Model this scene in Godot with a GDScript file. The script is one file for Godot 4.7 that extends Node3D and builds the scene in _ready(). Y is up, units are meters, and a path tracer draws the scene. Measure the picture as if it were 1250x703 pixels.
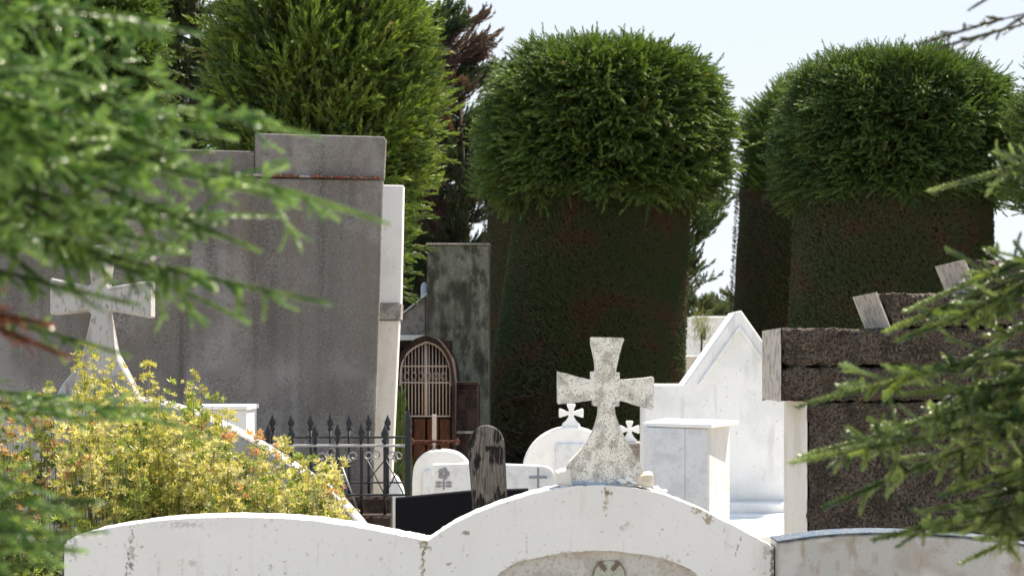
extends Node3D
# A corner of an old cemetery: white tombs in front, a row of clipped cypresses behind, conifer boughs close by.
# Units are metres, the ground is y = 0, the visitor stands at the origin and looks towards -z.

var rng := RandomNumberGenerator.new()
var taken := {}
var o := Vector3.ZERO          # base of the thing that is being built; shapes are given in world metres
var M := {}

# ---------------------------------------------------------------- naming
func numbered(called: String) -> String:
	var n: int = taken.get(called, 0)
	taken[called] = n + 1
	return called if n == 0 else "%s_%03d" % [called, n]

func thing(called: String, label: String, category: String, at: Vector3, group := "") -> Node3D:
	var t := Node3D.new()
	t.name = numbered(called)
	add_child(t, true)
	t.position = at
	o = at
	t.set_meta("label", label)
	t.set_meta("category", category)
	if group != "":
		t.set_meta("group", group)
	return t

func obj(called: String, st: SurfaceTool, m: Material, parent: Node, shift := Vector3.ZERO) -> MeshInstance3D:
	st.generate_normals()
	var n := MeshInstance3D.new()
	n.name = called
	n.mesh = st.commit()
	n.material_override = m
	n.position = shift
	parent.add_child(n, true)
	return n

func scatter(called: String, mesh: Mesh, m: Material, at: Array, tints: Array, parent: Node) -> MultiMeshInstance3D:
	var mm := MultiMesh.new()
	mm.transform_format = MultiMesh.TRANSFORM_3D
	mm.use_colors = true
	mm.mesh = mesh
	mm.instance_count = at.size()
	for i in at.size():
		mm.set_instance_transform(i, at[i])
		mm.set_instance_color(i, tints[i])
	var n := MultiMeshInstance3D.new()
	n.name = called
	n.multimesh = mm
	n.material_override = m
	n.set_meta("kind", "stuff")
	parent.add_child(n, true)
	return n

# ---------------------------------------------------------------- shapes
func begin(smooth := false) -> SurfaceTool:
	var st := SurfaceTool.new()
	st.begin(Mesh.PRIMITIVE_TRIANGLES)
	st.set_smooth_group(0 if smooth else -1)
	return st

func vert(st: SurfaceTool, p: Vector3) -> void:
	st.set_uv(Vector2(p.x, -p.y))
	st.add_vertex(p - o)

func tri(st: SurfaceTool, a: Vector3, b: Vector3, c: Vector3, outward: Vector3) -> void:
	vert(st, a)
	if (b - a).cross(c - a).dot(outward) > 0.0:
		vert(st, c); vert(st, b)
	else:
		vert(st, b); vert(st, c)

func quad(st: SurfaceTool, a: Vector3, b: Vector3, c: Vector3, d: Vector3, outward: Vector3) -> void:
	tri(st, a, b, c, outward)
	tri(st, a, c, d, outward)

func inset(poly: PackedVector2Array, by: float) -> PackedVector2Array:
	var out := PackedVector2Array()
	var n := poly.size()
	for i in n:
		var a := (poly[i] - poly[(i + n - 1) % n]).normalized()
		var b := (poly[(i + 1) % n] - poly[i]).normalized()
		var na := Vector2(-a.y, a.x)
		var nb := Vector2(-b.y, b.x)
		var m := na + nb
		m = m.normalized() if m.length() > 0.01 else na
		out.append(poly[i] + m * minf(by / maxf(m.dot(na), 0.3), by * 2.0))
	return out

# an outline pushed through from w0 (near) to w1 (far along local -z), with chamfered edges; t places it
func prism(st: SurfaceTool, pts: Array, zf: float, zb: float, bev := 0.008, t := Transform3D()) -> void:
	var poly := PackedVector2Array(pts)
	var area := 0.0
	for i in poly.size():
		area += poly[i].cross(poly[(i + 1) % poly.size()])
	if area < 0.0:
		poly.reverse()
	var inner := inset(poly, bev)
	var ids := Geometry2D.triangulate_polygon(inner)
	if ids.is_empty():
		inner = poly
		ids = Geometry2D.triangulate_polygon(inner)
	var fo := t.basis.z
	for k in range(0, ids.size(), 3):
		var q := [inner[ids[k]], inner[ids[k + 1]], inner[ids[k + 2]]]
		tri(st, t * Vector3(q[0].x, q[0].y, zf), t * Vector3(q[1].x, q[1].y, zf), t * Vector3(q[2].x, q[2].y, zf), fo)
		tri(st, t * Vector3(q[0].x, q[0].y, zb), t * Vector3(q[1].x, q[1].y, zb), t * Vector3(q[2].x, q[2].y, zb), -fo)
	var n := poly.size()
	for i in n:
		var j := (i + 1) % n
		var e := poly[j] - poly[i]
		var out := t.basis * Vector3(e.y, -e.x, 0).normalized()
		var rings := [[inner, zf], [poly, zf - bev], [poly, zb + bev], [inner, zb]]
		var tilt := [fo, Vector3.ZERO, -fo]
		for k in 3:
			var r0: PackedVector2Array = rings[k][0]
			var r1: PackedVector2Array = rings[k + 1][0]
			var z0: float = rings[k][1]
			var z1: float = rings[k + 1][1]
			quad(st, t * Vector3(r0[i].x, r0[i].y, z0), t * Vector3(r0[j].x, r0[j].y, z0), t * Vector3(r1[j].x, r1[j].y, z1), t * Vector3(r1[i].x, r1[i].y, z1), out + tilt[k])

# a plan outline (x, distance from the visitor) raised from y0 to y1
func raised(st: SurfaceTool, plan: Array, y0: float, y1: float, bev := 0.008) -> void:
	prism(st, plan, y1, y0, bev, Transform3D(Basis(Vector3(1, 0, 0), Vector3(0, 0, -1), Vector3(0, 1, 0)), Vector3.ZERO))

func block(st: SurfaceTool, x0: float, x1: float, y0: float, y1: float, zf: float, zb: float, bev := 0.008) -> void:
	prism(st, [Vector2(x0, y0), Vector2(x1, y0), Vector2(x1, y1), Vector2(x0, y1)], zf, zb, bev)

func frame_of(dir: Vector3) -> Basis:
	var y := dir.normalized()
	var h := Vector3.RIGHT if absf(y.y) > 0.9 else Vector3.UP
	var x := y.cross(h).normalized()
	return Basis(x, y, x.cross(y))

func tube(st: SurfaceTool, path: Array, radii: Array, sides := 6) -> void:
	var rings := []
	for i in path.size():
		var dir: Vector3 = path[mini(i + 1, path.size() - 1)] - path[maxi(i - 1, 0)]
		var b := frame_of(dir)
		var ring := []
		for k in sides:
			var a := TAU * k / sides
			ring.append(path[i] + (b.x * cos(a) + b.z * sin(a)) * float(radii[mini(i, radii.size() - 1)]))
		rings.append(ring)
	for i in path.size() - 1:
		for k in sides:
			var l := (k + 1) % sides
			var mid: Vector3 = (rings[i][k] + rings[i][l]) * 0.5 - path[i]
			quad(st, rings[i][k], rings[i][l], rings[i + 1][l], rings[i + 1][k], mid)
	for k in sides:
		tri(st, path[0], rings[0][k], rings[0][(k + 1) % sides], path[0] - path[1])
		tri(st, path[-1], rings[-1][k], rings[-1][(k + 1) % sides], path[-1] - path[-2])

# a closed body turned round an upright axis: profile of (radius, height), with an uneven skin
func turned(st: SurfaceTool, cx: float, cz: float, profile: Array, sides: int, rough := 0.0, lean := Vector2.ZERO) -> void:
	var n := FastNoiseLite.new()
	n.seed = 5
	n.frequency = 1.3
	var grid := []
	for p in profile:
		var row := []
		for k in sides:
			var a: float = TAU * k / sides
			var v := Vector3(cx + lean.x * (p.y - profile[0].y), p.y, cz + lean.y * (p.y - profile[0].y))
			var dirv := Vector3(cos(a), 0, sin(a))
			var r: float = p.x
			if rough > 0.0 and r > 0.01:
				r += n.get_noise_3dv(v + dirv * r) * rough
			row.append(v + dirv * r)
		grid.append(row)
	for i in profile.size() - 1:
		for k in sides:
			var l := (k + 1) % sides
			var c := Vector3(cx, (profile[i].y + profile[i + 1].y) * 0.5 - 0.001, cz)
			quad(st, grid[i][k], grid[i][l], grid[i + 1][l], grid[i + 1][k], grid[i][k] + grid[i + 1][l] - c * 2.0)

# a concrete block with a broken, uneven skin; xl0 and xl1 are its near end at the foot and at the top
func crumbled(st: SurfaceTool, xl0: float, xl1: float, xr: float, y0: float, y1: float, zf: float, zb: float) -> void:
	var n := FastNoiseLite.new()
	n.seed = 3
	n.frequency = 9.0
	n.fractal_octaves = 3
	var size := Vector3(xr - xl0, y1 - y0, zf - zb)
	var cuts := Vector3i(maxi(2, int(size.x / 0.024)), maxi(2, int(size.y / 0.024)), maxi(2, int(size.z / 0.04)))
	var mid := Vector3((xl0 + xr) * 0.5, (y0 + y1) * 0.5, (zf + zb) * 0.5)
	for face in 6:
		var ax := face / 2
		var ua := (ax + 1) % 3
		var va := (ax + 2) % 3
		var rows := []
		for i in cuts[ua] + 1:
			var row := []
			for j in cuts[va] + 1:
				var f := Vector3.ZERO
				f[ax] = float(face % 2)
				f[ua] = float(i) / cuts[ua]
				f[va] = float(j) / cuts[va]
				var p := Vector3(lerpf(lerpf(xl0, xl1, f.y), xr, f.x), lerpf(y0, y1, f.y), lerpf(zb, zf, f.z))
				# broken edges lose more than flat faces
				var edge := 0
				for k in 3:
					if f[k] < 0.001 or f[k] > 0.999:
						edge += 1
				var pull := (0.005 + 0.014 * n.get_noise_3dv(p) + 0.010 * n.get_noise_3dv(p * 3.0)) * (1.0 + 0.8 * (edge - 1))
				var inward := Vector3.ZERO
				for k in 3:
					if f[k] < 0.001:
						inward[k] = 1.0
					elif f[k] > 0.999:
						inward[k] = -1.0
				row.append(p + inward * pull)
			rows.append(row)
		for i in cuts[ua]:
			for j in cuts[va]:
				var out := Vector3.ZERO
				out[ax] = 1.0 if face % 2 == 1 else -1.0
				quad(st, rows[i][j], rows[i + 1][j], rows[i + 1][j + 1], rows[i][j + 1], out)

# rounds an open row of points; keep the corners given in sharp
func smooth_line(pts: Array, steps := 6) -> Array:
	var out := []
	for i in pts.size() - 1:
		var p0: Vector2 = pts[maxi(i - 1, 0)]
		var p1: Vector2 = pts[i]
		var p2: Vector2 = pts[i + 1]
		var p3: Vector2 = pts[mini(i + 2, pts.size() - 1)]
		for k in steps:
			out.append(p1.cubic_interpolate(p2, p0, p3, float(k) / steps))
	out.append(pts[-1])
	return out

func worn(pts: Array, by: float) -> Array:
	var out := []
	for p in pts:
		out.append(p + Vector2(rng.randf_range(-by, by) * 0.4, rng.randf_range(-by, by)))
	return out

# ---------------------------------------------------------------- colours and textures
func noise_bytes(sd: int, cells: float, w: int, h: int, octaves := 4, sx := 1.0, sy := 1.0, kind := 0) -> PackedByteArray:
	var n := FastNoiseLite.new()
	n.seed = sd
	n.noise_type = FastNoiseLite.TYPE_CELLULAR if kind == 1 else FastNoiseLite.TYPE_SIMPLEX_SMOOTH
	var w2 := maxi(8, int(w / sx))
	var h2 := maxi(8, int(h / sy))
	n.frequency = cells / w * maxf(sx, 1.0)
	n.fractal_octaves = octaves
	if kind == 1:
		n.fractal_type = FastNoiseLite.FRACTAL_NONE
		n.cellular_return_type = FastNoiseLite.RETURN_CELL_VALUE
	var im := n.get_seamless_image(w2, h2)
	im.convert(Image.FORMAT_L8)
	if w2 != w or h2 != h:
		im.resize(w, h, Image.INTERPOLATE_CUBIC)
	return im.get_data()

# layers: [seed, cells, octaves, stretch x, stretch y, colour, from, to, share, kind]
func pattern(size: int, ground: Color, layers: Array, marks := [], mark_w := 1, mark_h := 1) -> ImageTexture:
	var w := size * mark_w
	var h := size * mark_h
	var r := PackedFloat32Array(); r.resize(w * h); r.fill(ground.r)
	var g := PackedFloat32Array(); g.resize(w * h); g.fill(ground.g)
	var b := PackedFloat32Array(); b.resize(w * h); b.fill(ground.b)
	for L in layers:
		var by := noise_bytes(L[0], L[1], w, h, L[2], L[3], L[4], L[9] if L.size() > 9 else 0)
		var lut := PackedFloat32Array()
		for k in 256:
			lut.append(smoothstep(L[6], L[7], k / 255.0) * L[8])
		var c: Color = L[5]
		for i in w * h:
			var s := lut[by[i]]
			if s > 0.002:
				r[i] += (c.r - r[i]) * s
				g[i] += (c.g - g[i]) * s
				b[i] += (c.b - b[i]) * s
	# single stains: [u, v, half width, half height, colour, strength] in shares of the picture
	if not marks.is_empty():
		var rag := noise_bytes(77, 130.0, w, h, 5)
		for m in marks:
			var c: Color = m[4]
			for yy in range(maxi(0, int((m[1] - m[3] * 1.6) * h)), mini(h, int((m[1] + m[3] * 1.6) * h))):
				for xx in range(maxi(0, int((m[0] - m[2] * 1.6) * w)), mini(w, int((m[0] + m[2] * 1.6) * w))):
					var i := yy * w + xx
					var q := Vector2((float(xx) / w - m[0]) / m[2], (float(yy) / h - m[1]) / m[3]).length() + (rag[i] / 255.0 - 0.5) * 2.4
					var s: float = (1.0 - smoothstep(0.45, 1.0, q)) * m[5]
					if s > 0.0:
						r[i] += (c.r - r[i]) * s
						g[i] += (c.g - g[i]) * s
						b[i] += (c.b - b[i]) * s
	var data := PackedByteArray()
	data.resize(w * h * 3)
	for i in w * h:
		data[i * 3] = clampi(int(r[i] * 255.0), 0, 255)
		data[i * 3 + 1] = clampi(int(g[i] * 255.0), 0, 255)
		data[i * 3 + 2] = clampi(int(b[i] * 255.0), 0, 255)
	return ImageTexture.create_from_image(Image.create_from_data(w, h, false, Image.FORMAT_RGB8, data))

func grain(sd: int, cells: float, size: int, octaves := 5) -> ImageTexture:
	var im := Image.create_from_data(size, size, false, Image.FORMAT_L8, noise_bytes(sd, cells, size, size, octaves))
	return ImageTexture.create_from_image(im)

func surface(tex: Texture2D, metres: float, rough: float, relief: Texture2D = null, cm := 0.0, off := Vector3.ZERO) -> StandardMaterial3D:
	var m := StandardMaterial3D.new()
	m.albedo_texture = tex
	m.roughness = rough
	m.metallic_specular = 0.3
	m.uv1_triplanar = true
	m.uv1_world_triplanar = true
	m.uv1_triplanar_sharpness = 6.0
	m.uv1_scale = Vector3.ONE / metres
	m.uv1_offset = off
	if relief:
		m.heightmap_enabled = true
		m.heightmap_texture = relief
		m.heightmap_scale = cm
	return m

func plain(c: Color, rough := 0.7, metal := 0.0) -> StandardMaterial3D:
	var m := StandardMaterial3D.new()
	m.albedo_color = c
	m.roughness = rough
	m.metallic = metal
	return m

func leafy(through: float, rough := 0.55) -> StandardMaterial3D:
	var m := StandardMaterial3D.new()
	m.albedo_color = Color.WHITE
	m.vertex_color_use_as_albedo = true
	m.roughness = rough
	m.metallic_specular = 0.5
	if through > 0.0:
		m.backlight_enabled = true
		m.backlight = Color(through, through, through * 0.6)
	return m

func make_materials() -> void:
	var g1 := grain(1, 24.0, 512)
	var g2 := grain(2, 60.0, 512, 4)
	var g3 := grain(3, 9.0, 512, 6)
	var white := pattern(512, Color(0.90, 0.895, 0.885), [
		[11, 4.0, 5, 1, 1, Color(0.83, 0.83, 0.82), 0.45, 0.8, 0.6],
		[12, 14.0, 4, 1, 6, Color(0.74, 0.735, 0.72), 0.62, 0.9, 0.45],
		[13, 60.0, 3, 1, 1, Color(0.55, 0.53, 0.5), 0.78, 0.92, 0.6],
		[14, 150.0, 2, 1, 1, Color(0.8, 0.8, 0.8), 0.5, 0.9, 0.5]])
	M.white = surface(white, 1.6, 0.75, g1, 0.25)
	M.white2 = surface(white, 2.3, 0.7, g1, 0.2, Vector3(0.37, 0.2, 0.61))
	var bright := pattern(256, Color(0.93, 0.93, 0.925), [
		[15, 5.0, 4, 1, 1, Color(0.87, 0.87, 0.87), 0.5, 0.9, 0.6],
		[16, 40.0, 3, 1, 1, Color(0.75, 0.75, 0.75), 0.75, 0.95, 0.4]])
	M.bright = surface(bright, 1.1, 0.65, g1, 0.12)
	var cream := pattern(512, Color(0.86, 0.83, 0.77), [
		[17, 5.0, 5, 1, 1, Color(0.74, 0.68, 0.58), 0.45, 0.8, 0.7],
		[18, 12.0, 5, 1, 3, Color(0.6, 0.54, 0.45), 0.6, 0.85, 0.6],
		[19, 70.0, 3, 1, 1, Color(0.42, 0.38, 0.32), 0.74, 0.9, 0.7],
		[20, 3.0, 4, 1, 1, Color(0.8, 0.8, 0.8), 0.5, 0.7, 0.5]])
	M.cream = surface(cream, 1.3, 0.85, g1, 0.5)
	var cement := pattern(512, Color(0.475, 0.45, 0.43), [
		[21, 3.0, 6, 1, 1, Color(0.56, 0.54, 0.52), 0.4, 0.8, 0.7],
		[22, 5.0, 5, 1, 6, Color(0.36, 0.335, 0.32), 0.42, 0.85, 0.7],
		[23, 4.0, 5, 1, 8, Color(0.47, 0.40, 0.33), 0.5, 0.9, 0.65],
		[24, 7.0, 6, 1, 1.5, Color(0.62, 0.605, 0.59), 0.55, 0.95, 0.5],
		[27, 25.0, 4, 1, 1, Color(0.41, 0.39, 0.38), 0.45, 0.8, 0.45],
		[25, 90.0, 3, 1, 1, Color(0.30, 0.285, 0.27), 0.62, 0.9, 0.45],
		[26, 120.0, 2, 1, 1, Color(0.62, 0.60, 0.58), 0.66, 0.9, 0.4]])
	M.stained = surface(pattern(512, Color(0.66, 0.655, 0.64), [
		[97, 5.0, 5, 1, 1, Color(0.60, 0.57, 0.53), 0.45, 0.8, 0.7],
		[98, 12.0, 5, 1, 3, Color(0.55, 0.50, 0.43), 0.6, 0.85, 0.6],
		[99, 70.0, 3, 1, 1, Color(0.42, 0.38, 0.32), 0.74, 0.9, 0.6],
		[100, 4.0, 4, 1, 1, Color(0.73, 0.72, 0.71), 0.5, 0.75, 0.7]]), 1.1, 0.9, g1, 0.5)
	M.niche = surface(pattern(512, Color(0.74, 0.73, 0.71), [
		[101, 6.0, 5, 1, 1, Color(0.67, 0.64, 0.60), 0.45, 0.8, 0.7],
		[102, 30.0, 5, 1, 1, Color(0.60, 0.58, 0.55), 0.55, 0.85, 0.6],
		[103, 80.0, 3, 1, 1, Color(0.46, 0.43, 0.39), 0.72, 0.9, 0.6]]), 0.9, 0.9, g1, 0.6)
	rng.seed = 47
	var runs := []
	for k in 95:
		var long := rng.randf_range(0.06, 0.30)
		var dark := rng.randf() < 0.75
		runs.append([rng.randf(), 0.10 + long * 0.75 + (0.0 if rng.randf() < 0.7 else rng.randf() * 0.4), rng.randf_range(0.004, 0.018), long, Color(0.30, 0.285, 0.275) if dark else Color(0.42, 0.37, 0.31), rng.randf_range(0.15, 0.42)])
	for k in 26:
		runs.append([rng.randf(), rng.randf_range(0.5, 0.85), rng.randf_range(0.02, 0.07), rng.randf_range(0.03, 0.09), Color(0.60, 0.585, 0.57), rng.randf_range(0.2, 0.45)])
	for k in 4:
		var p := Vector2(rng.randf(), rng.randf_range(0.12, 0.7))
		for q in rng.randi_range(10, 34):
			runs.append([p.x, p.y, 0.0012, 0.005, Color(0.33, 0.31, 0.29), 0.5])
			p += Vector2(rng.randf_range(-0.004, 0.004), 0.005)
	M.cement_wall = StandardMaterial3D.new()
	M.cement_wall.albedo_texture = pattern(768, Color(0.435, 0.418, 0.40), [
		[21, 3.0, 6, 1, 1, Color(0.55, 0.535, 0.52), 0.4, 0.8, 0.7],
		[22, 7.0, 5, 1, 5, Color(0.38, 0.35, 0.33), 0.45, 0.9, 0.6],
		[27, 25.0, 5, 1, 1, Color(0.41, 0.385, 0.365), 0.45, 0.8, 0.5],
		[25, 130.0, 3, 1, 1, Color(0.30, 0.285, 0.27), 0.6, 0.9, 0.5],
		[26, 180.0, 2, 1, 1, Color(0.63, 0.605, 0.58), 0.62, 0.9, 0.5]], runs)
	M.cement_wall.roughness = 0.95
	M.cement_wall.metallic_specular = 0.3
	M.cement_wall.uv1_scale = Vector3(1.0 / 3.6, 1.0 / 3.6, 1)
	M.cement_wall.uv1_offset = Vector3(4.6 / 3.6, 3.55 / 3.6, 0)
	M.cement_wall.heightmap_enabled = true
	M.cement_wall.heightmap_texture = g2
	M.cement_wall.heightmap_scale = 0.6
	M.cement = surface(cement, 3.1, 0.95, g2, 0.5)
	var rough := pattern(512, Color(0.33, 0.295, 0.26), [
		[31, 5.0, 6, 1, 1, Color(0.22, 0.19, 0.17), 0.35, 0.75, 0.85],
		[32, 30.0, 5, 1, 1, Color(0.47, 0.42, 0.36), 0.5, 0.8, 0.65],
		[33, 46.0, 5, 1, 1, Color(0.13, 0.115, 0.10), 0.52, 0.74, 0.8],
		[30, 8.0, 5, 1, 4, Color(0.24, 0.22, 0.18), 0.5, 0.8, 0.6],
		[34, 110.0, 3, 1, 1, Color(0.62, 0.57, 0.50), 0.64, 0.82, 0.65]])
	M.rough = surface(rough, 1.1, 0.97, grain(6, 34.0, 512, 5), 3.0)
	var pale := pattern(512, Color(0.62, 0.60, 0.58), [
		[35, 6.0, 5, 1, 1, Color(0.48, 0.45, 0.43), 0.45, 0.75, 0.8],
		[36, 40.0, 4, 1, 2, Color(0.34, 0.31, 0.29), 0.62, 0.85, 0.7],
		[37, 110.0, 3, 1, 1, Color(0.75, 0.73, 0.70), 0.6, 0.85, 0.5]])
	M.pale = surface(pale, 1.0, 0.95, g2, 0.8)
	M.end_pale = surface(pattern(256, Color(0.80, 0.77, 0.73), [
		[38, 8.0, 6, 1, 1, Color(0.64, 0.60, 0.57), 0.45, 0.75, 0.8],
		[39, 40.0, 4, 1, 1, Color(0.5, 0.46, 0.43), 0.6, 0.88, 0.6]]), 0.8, 0.95, g2, 0.8)
	M.grey_white = surface(pattern(256, Color(0.70, 0.69, 0.68), [
		[40, 5.0, 5, 1, 2, Color(0.58, 0.56, 0.54), 0.45, 0.75, 0.8],
		[46, 40.0, 4, 1, 3, Color(0.46, 0.44, 0.41), 0.64, 0.88, 0.7]]), 1.1, 0.9, g1, 0.3)
	var stone := pattern(512, Color(0.88, 0.865, 0.83), [
		[41, 7.0, 5, 1, 1, Color(0.76, 0.745, 0.70), 0.45, 0.75, 0.7],
		[42, 9.0, 6, 1, 1.3, Color(0.60, 0.59, 0.56), 0.5, 0.8, 0.6],
		[43, 70.0, 3, 1, 1, Color(0.18, 0.175, 0.16), 0.64, 0.78, 0.85],
		[44, 12.0, 4, 1, 1, Color(0.50, 0.47, 0.34), 0.68, 0.88, 0.4],
		[45, 140.0, 2, 1, 1, Color(0.9, 0.89, 0.86), 0.55, 0.85, 0.5]])
	M.stone = surface(stone, 0.62, 0.93, g2, 0.35)
	var mossy := pattern(512, Color(0.44, 0.445, 0.40), [
		[51, 9.0, 6, 1, 1.6, Color(0.24, 0.245, 0.205), 0.35, 0.75, 0.85],
		[52, 20.0, 5, 1, 2.2, Color(0.56, 0.565, 0.52), 0.45, 0.85, 0.6],
		[54, 5.0, 5, 1, 5, Color(0.20, 0.20, 0.17), 0.5, 0.85, 0.7],
		[53, 70.0, 3, 1, 1, Color(0.2, 0.2, 0.17), 0.55, 0.85, 0.5]])
	M.mossy = surface(mossy, 2.2, 0.95, g3, 0.8)
	var brown := pattern(256, Color(0.235, 0.19, 0.17), [
		[55, 5.0, 5, 1, 1.6, Color(0.14, 0.115, 0.11), 0.45, 0.7, 0.8],
		[56, 30.0, 4, 1, 1, Color(0.33, 0.28, 0.25), 0.62, 0.85, 0.6]])
	M.brown = surface(brown, 1.4, 0.95, g1, 0.4)
	var wood := pattern(512, Color(0.40, 0.38, 0.36), [
		[61, 50.0, 4, 1, 14, Color(0.24, 0.22, 0.21), 0.45, 0.75, 0.8],
		[62, 5.0, 5, 1, 2.4, Color(0.085, 0.08, 0.08), 0.5, 0.66, 0.9],
		[63, 70.0, 3, 1, 16, Color(0.55, 0.53, 0.5), 0.6, 0.85, 0.6]])
	M.wood = surface(wood, 0.5, 0.9, g1, 0.3)
	var door := pattern(256, Color(0.36, 0.225, 0.165), [
		[64, 40.0, 4, 1, 12, Color(0.24, 0.14, 0.1), 0.45, 0.8, 0.8],
		[65, 8.0, 4, 1, 2, Color(0.46, 0.33, 0.26), 0.55, 0.85, 0.6]])
	M.door = surface(door, 0.7, 0.8)
	var marble := pattern(512, Color(0.86, 0.87, 0.88), [
		[66, 5.0, 6, 1, 1, Color(0.79, 0.80, 0.815), 0.42, 0.8, 0.8],
		[67, 22.0, 5, 1, 1, Color(0.70, 0.71, 0.735), 0.62, 0.9, 0.45]])
	M.marble = surface(marble, 0.9, 0.4)
	var soil := pattern(512, Color(0.63, 0.605, 0.565), [
		[71, 6.0, 5, 1, 1, Color(0.70, 0.68, 0.64), 0.45, 0.8, 0.8],
		[72, 70.0, 3, 1, 1, Color(0.72, 0.70, 0.66), 0.62, 0.85, 0.7],
		[73, 100.0, 3, 1, 1, Color(0.34, 0.31, 0.28), 0.6, 0.85, 0.7]])
	M.soil = surface(soil, 2.7, 0.97, g2, 1.5)
	var bark := pattern(256, Color(0.27, 0.22, 0.18), [
		[74, 30.0, 4, 1, 8, Color(0.13, 0.10, 0.085), 0.45, 0.75, 0.9],
		[75, 30.0, 4, 1, 4, Color(0.4, 0.35, 0.3), 0.6, 0.85, 0.6]])
	M.bark = surface(bark, 0.6, 0.95, g1, 0.8)
	var rusty := pattern(256, Color(0.30, 0.16, 0.10), [
		[76, 30.0, 4, 1, 1, Color(0.16, 0.09, 0.07), 0.45, 0.75, 0.8],
		[77, 18.0, 4, 1, 1, Color(0.62, 0.56, 0.48), 0.6, 0.8, 0.8]])
	M.rust = surface(rusty, 0.4, 0.85)
	var brick := pattern(256, Color(0.46, 0.27, 0.20), [
		[78, 14.0, 4, 1, 1, Color(0.66, 0.60, 0.54), 0.5, 0.7, 0.8],
		[79, 50.0, 3, 1, 1, Color(0.28, 0.17, 0.13), 0.55, 0.85, 0.7]])
	M.brick = surface(brick, 0.5, 0.95, g2, 0.8)
	# front tombs: their own stains, laid on by their own width and height (u: 3.2 m from the left end, v: 1.6 m down from 1.3 m)
	var front := pattern(512, Color(0.85, 0.845, 0.837), [
		[81, 5.0, 5, 1, 1, Color(0.83, 0.825, 0.81), 0.45, 0.8, 0.7],
		[82, 30.0, 4, 1, 5, Color(0.77, 0.76, 0.74), 0.62, 0.9, 0.5],
		[83, 120.0, 3, 1, 1, Color(0.66, 0.65, 0.62), 0.77, 0.92, 0.55],
		[84, 26.0, 4, 1, 1, Color(0.68, 0.66, 0.62), 0.80, 0.92, 0.6]],
		front_marks(), 2, 1)
	M.front = StandardMaterial3D.new()
	M.front.albedo_texture = front
	M.front.roughness = 0.8
	M.front.metallic_specular = 0.3
	M.front.uv1_scale = Vector3(1.0 / 3.2, 1.0 / 1.6, 1)
	M.front.uv1_offset = Vector3(2.0 / 3.2, 1.3 / 1.6, 0)
	M.front.heightmap_enabled = true
	M.front.heightmap_texture = g3
	M.front.heightmap_scale = 0.3
	M.cream_white = surface(pattern(256, Color(0.89, 0.87, 0.84), [
		[95, 5.0, 4, 1, 2, Color(0.82, 0.79, 0.74), 0.45, 0.8, 0.7],
		[96, 40.0, 3, 1, 3, Color(0.7, 0.67, 0.62), 0.7, 0.92, 0.5]]), 1.5, 0.8, g1, 0.2)
	M.emblem = surface(pattern(128, Color(0.68, 0.69, 0.63), [
		[109, 9.0, 5, 1, 1, Color(0.58, 0.58, 0.52), 0.4, 0.75, 0.8]]), 0.14, 0.9)
	M.emblem_line = plain(Color(0.50, 0.46, 0.40), 0.8)
	M.emblem_mark = plain(Color(0.42, 0.36, 0.31), 0.9)
	M.black = plain(Color(0.10, 0.10, 0.12), 0.6)
	M.black.metallic_specular = 0.15
	M.iron = plain(Color(0.14, 0.15, 0.17), 0.5, 0.3)
	M.iron_pale = plain(Color(0.62, 0.62, 0.62), 0.5, 0.2)
	M.paint_bar = plain(Color(0.72, 0.66, 0.62), 0.6)
	M.blue = surface(pattern(256, Color(0.30, 0.36, 0.44), [
		[106, 10.0, 5, 1, 1, Color(0.42, 0.44, 0.46), 0.4, 0.65, 0.85],
		[107, 24.0, 4, 1, 1, Color(0.56, 0.54, 0.50), 0.6, 0.75, 0.8],
		[108, 30.0, 4, 1, 1, Color(0.18, 0.20, 0.25), 0.6, 0.8, 0.7]]), 0.5, 0.95)
	M.sky_blue = surface(pattern(128, Color(0.62, 0.68, 0.75), [
		[104, 8.0, 5, 1, 1, Color(0.74, 0.75, 0.75), 0.4, 0.7, 0.8],
		[105, 20.0, 4, 1, 1, Color(0.48, 0.47, 0.43), 0.6, 0.8, 0.7]]), 0.12, 0.95)
	M.engraved = plain(Color(0.52, 0.53, 0.56), 0.7)
	M.pane = plain(Color(0.18, 0.2, 0.23), 0.2)
	M.stem = plain(Color(0.30, 0.33, 0.15), 0.8)
	M.roof = plain(Color(0.62, 0.63, 0.65), 0.7)
	M.core = surface(pattern(256, Color(0.27, 0.245, 0.165), [
		[91, 20.0, 4, 1, 1, Color(0.22, 0.20, 0.13), 0.4, 0.7, 0.9],
		[92, 60.0, 3, 1, 1, Color(0.32, 0.29, 0.19), 0.6, 0.85, 0.7]]), 1.7, 1.0, g2, 4.0)
	M.spray = leafy(0.75)
	M.tuft = leafy(0.3, 0.7)
	M.needle = leafy(0.55, 0.32)
	M.leaf = leafy(0.9, 0.5)

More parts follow.
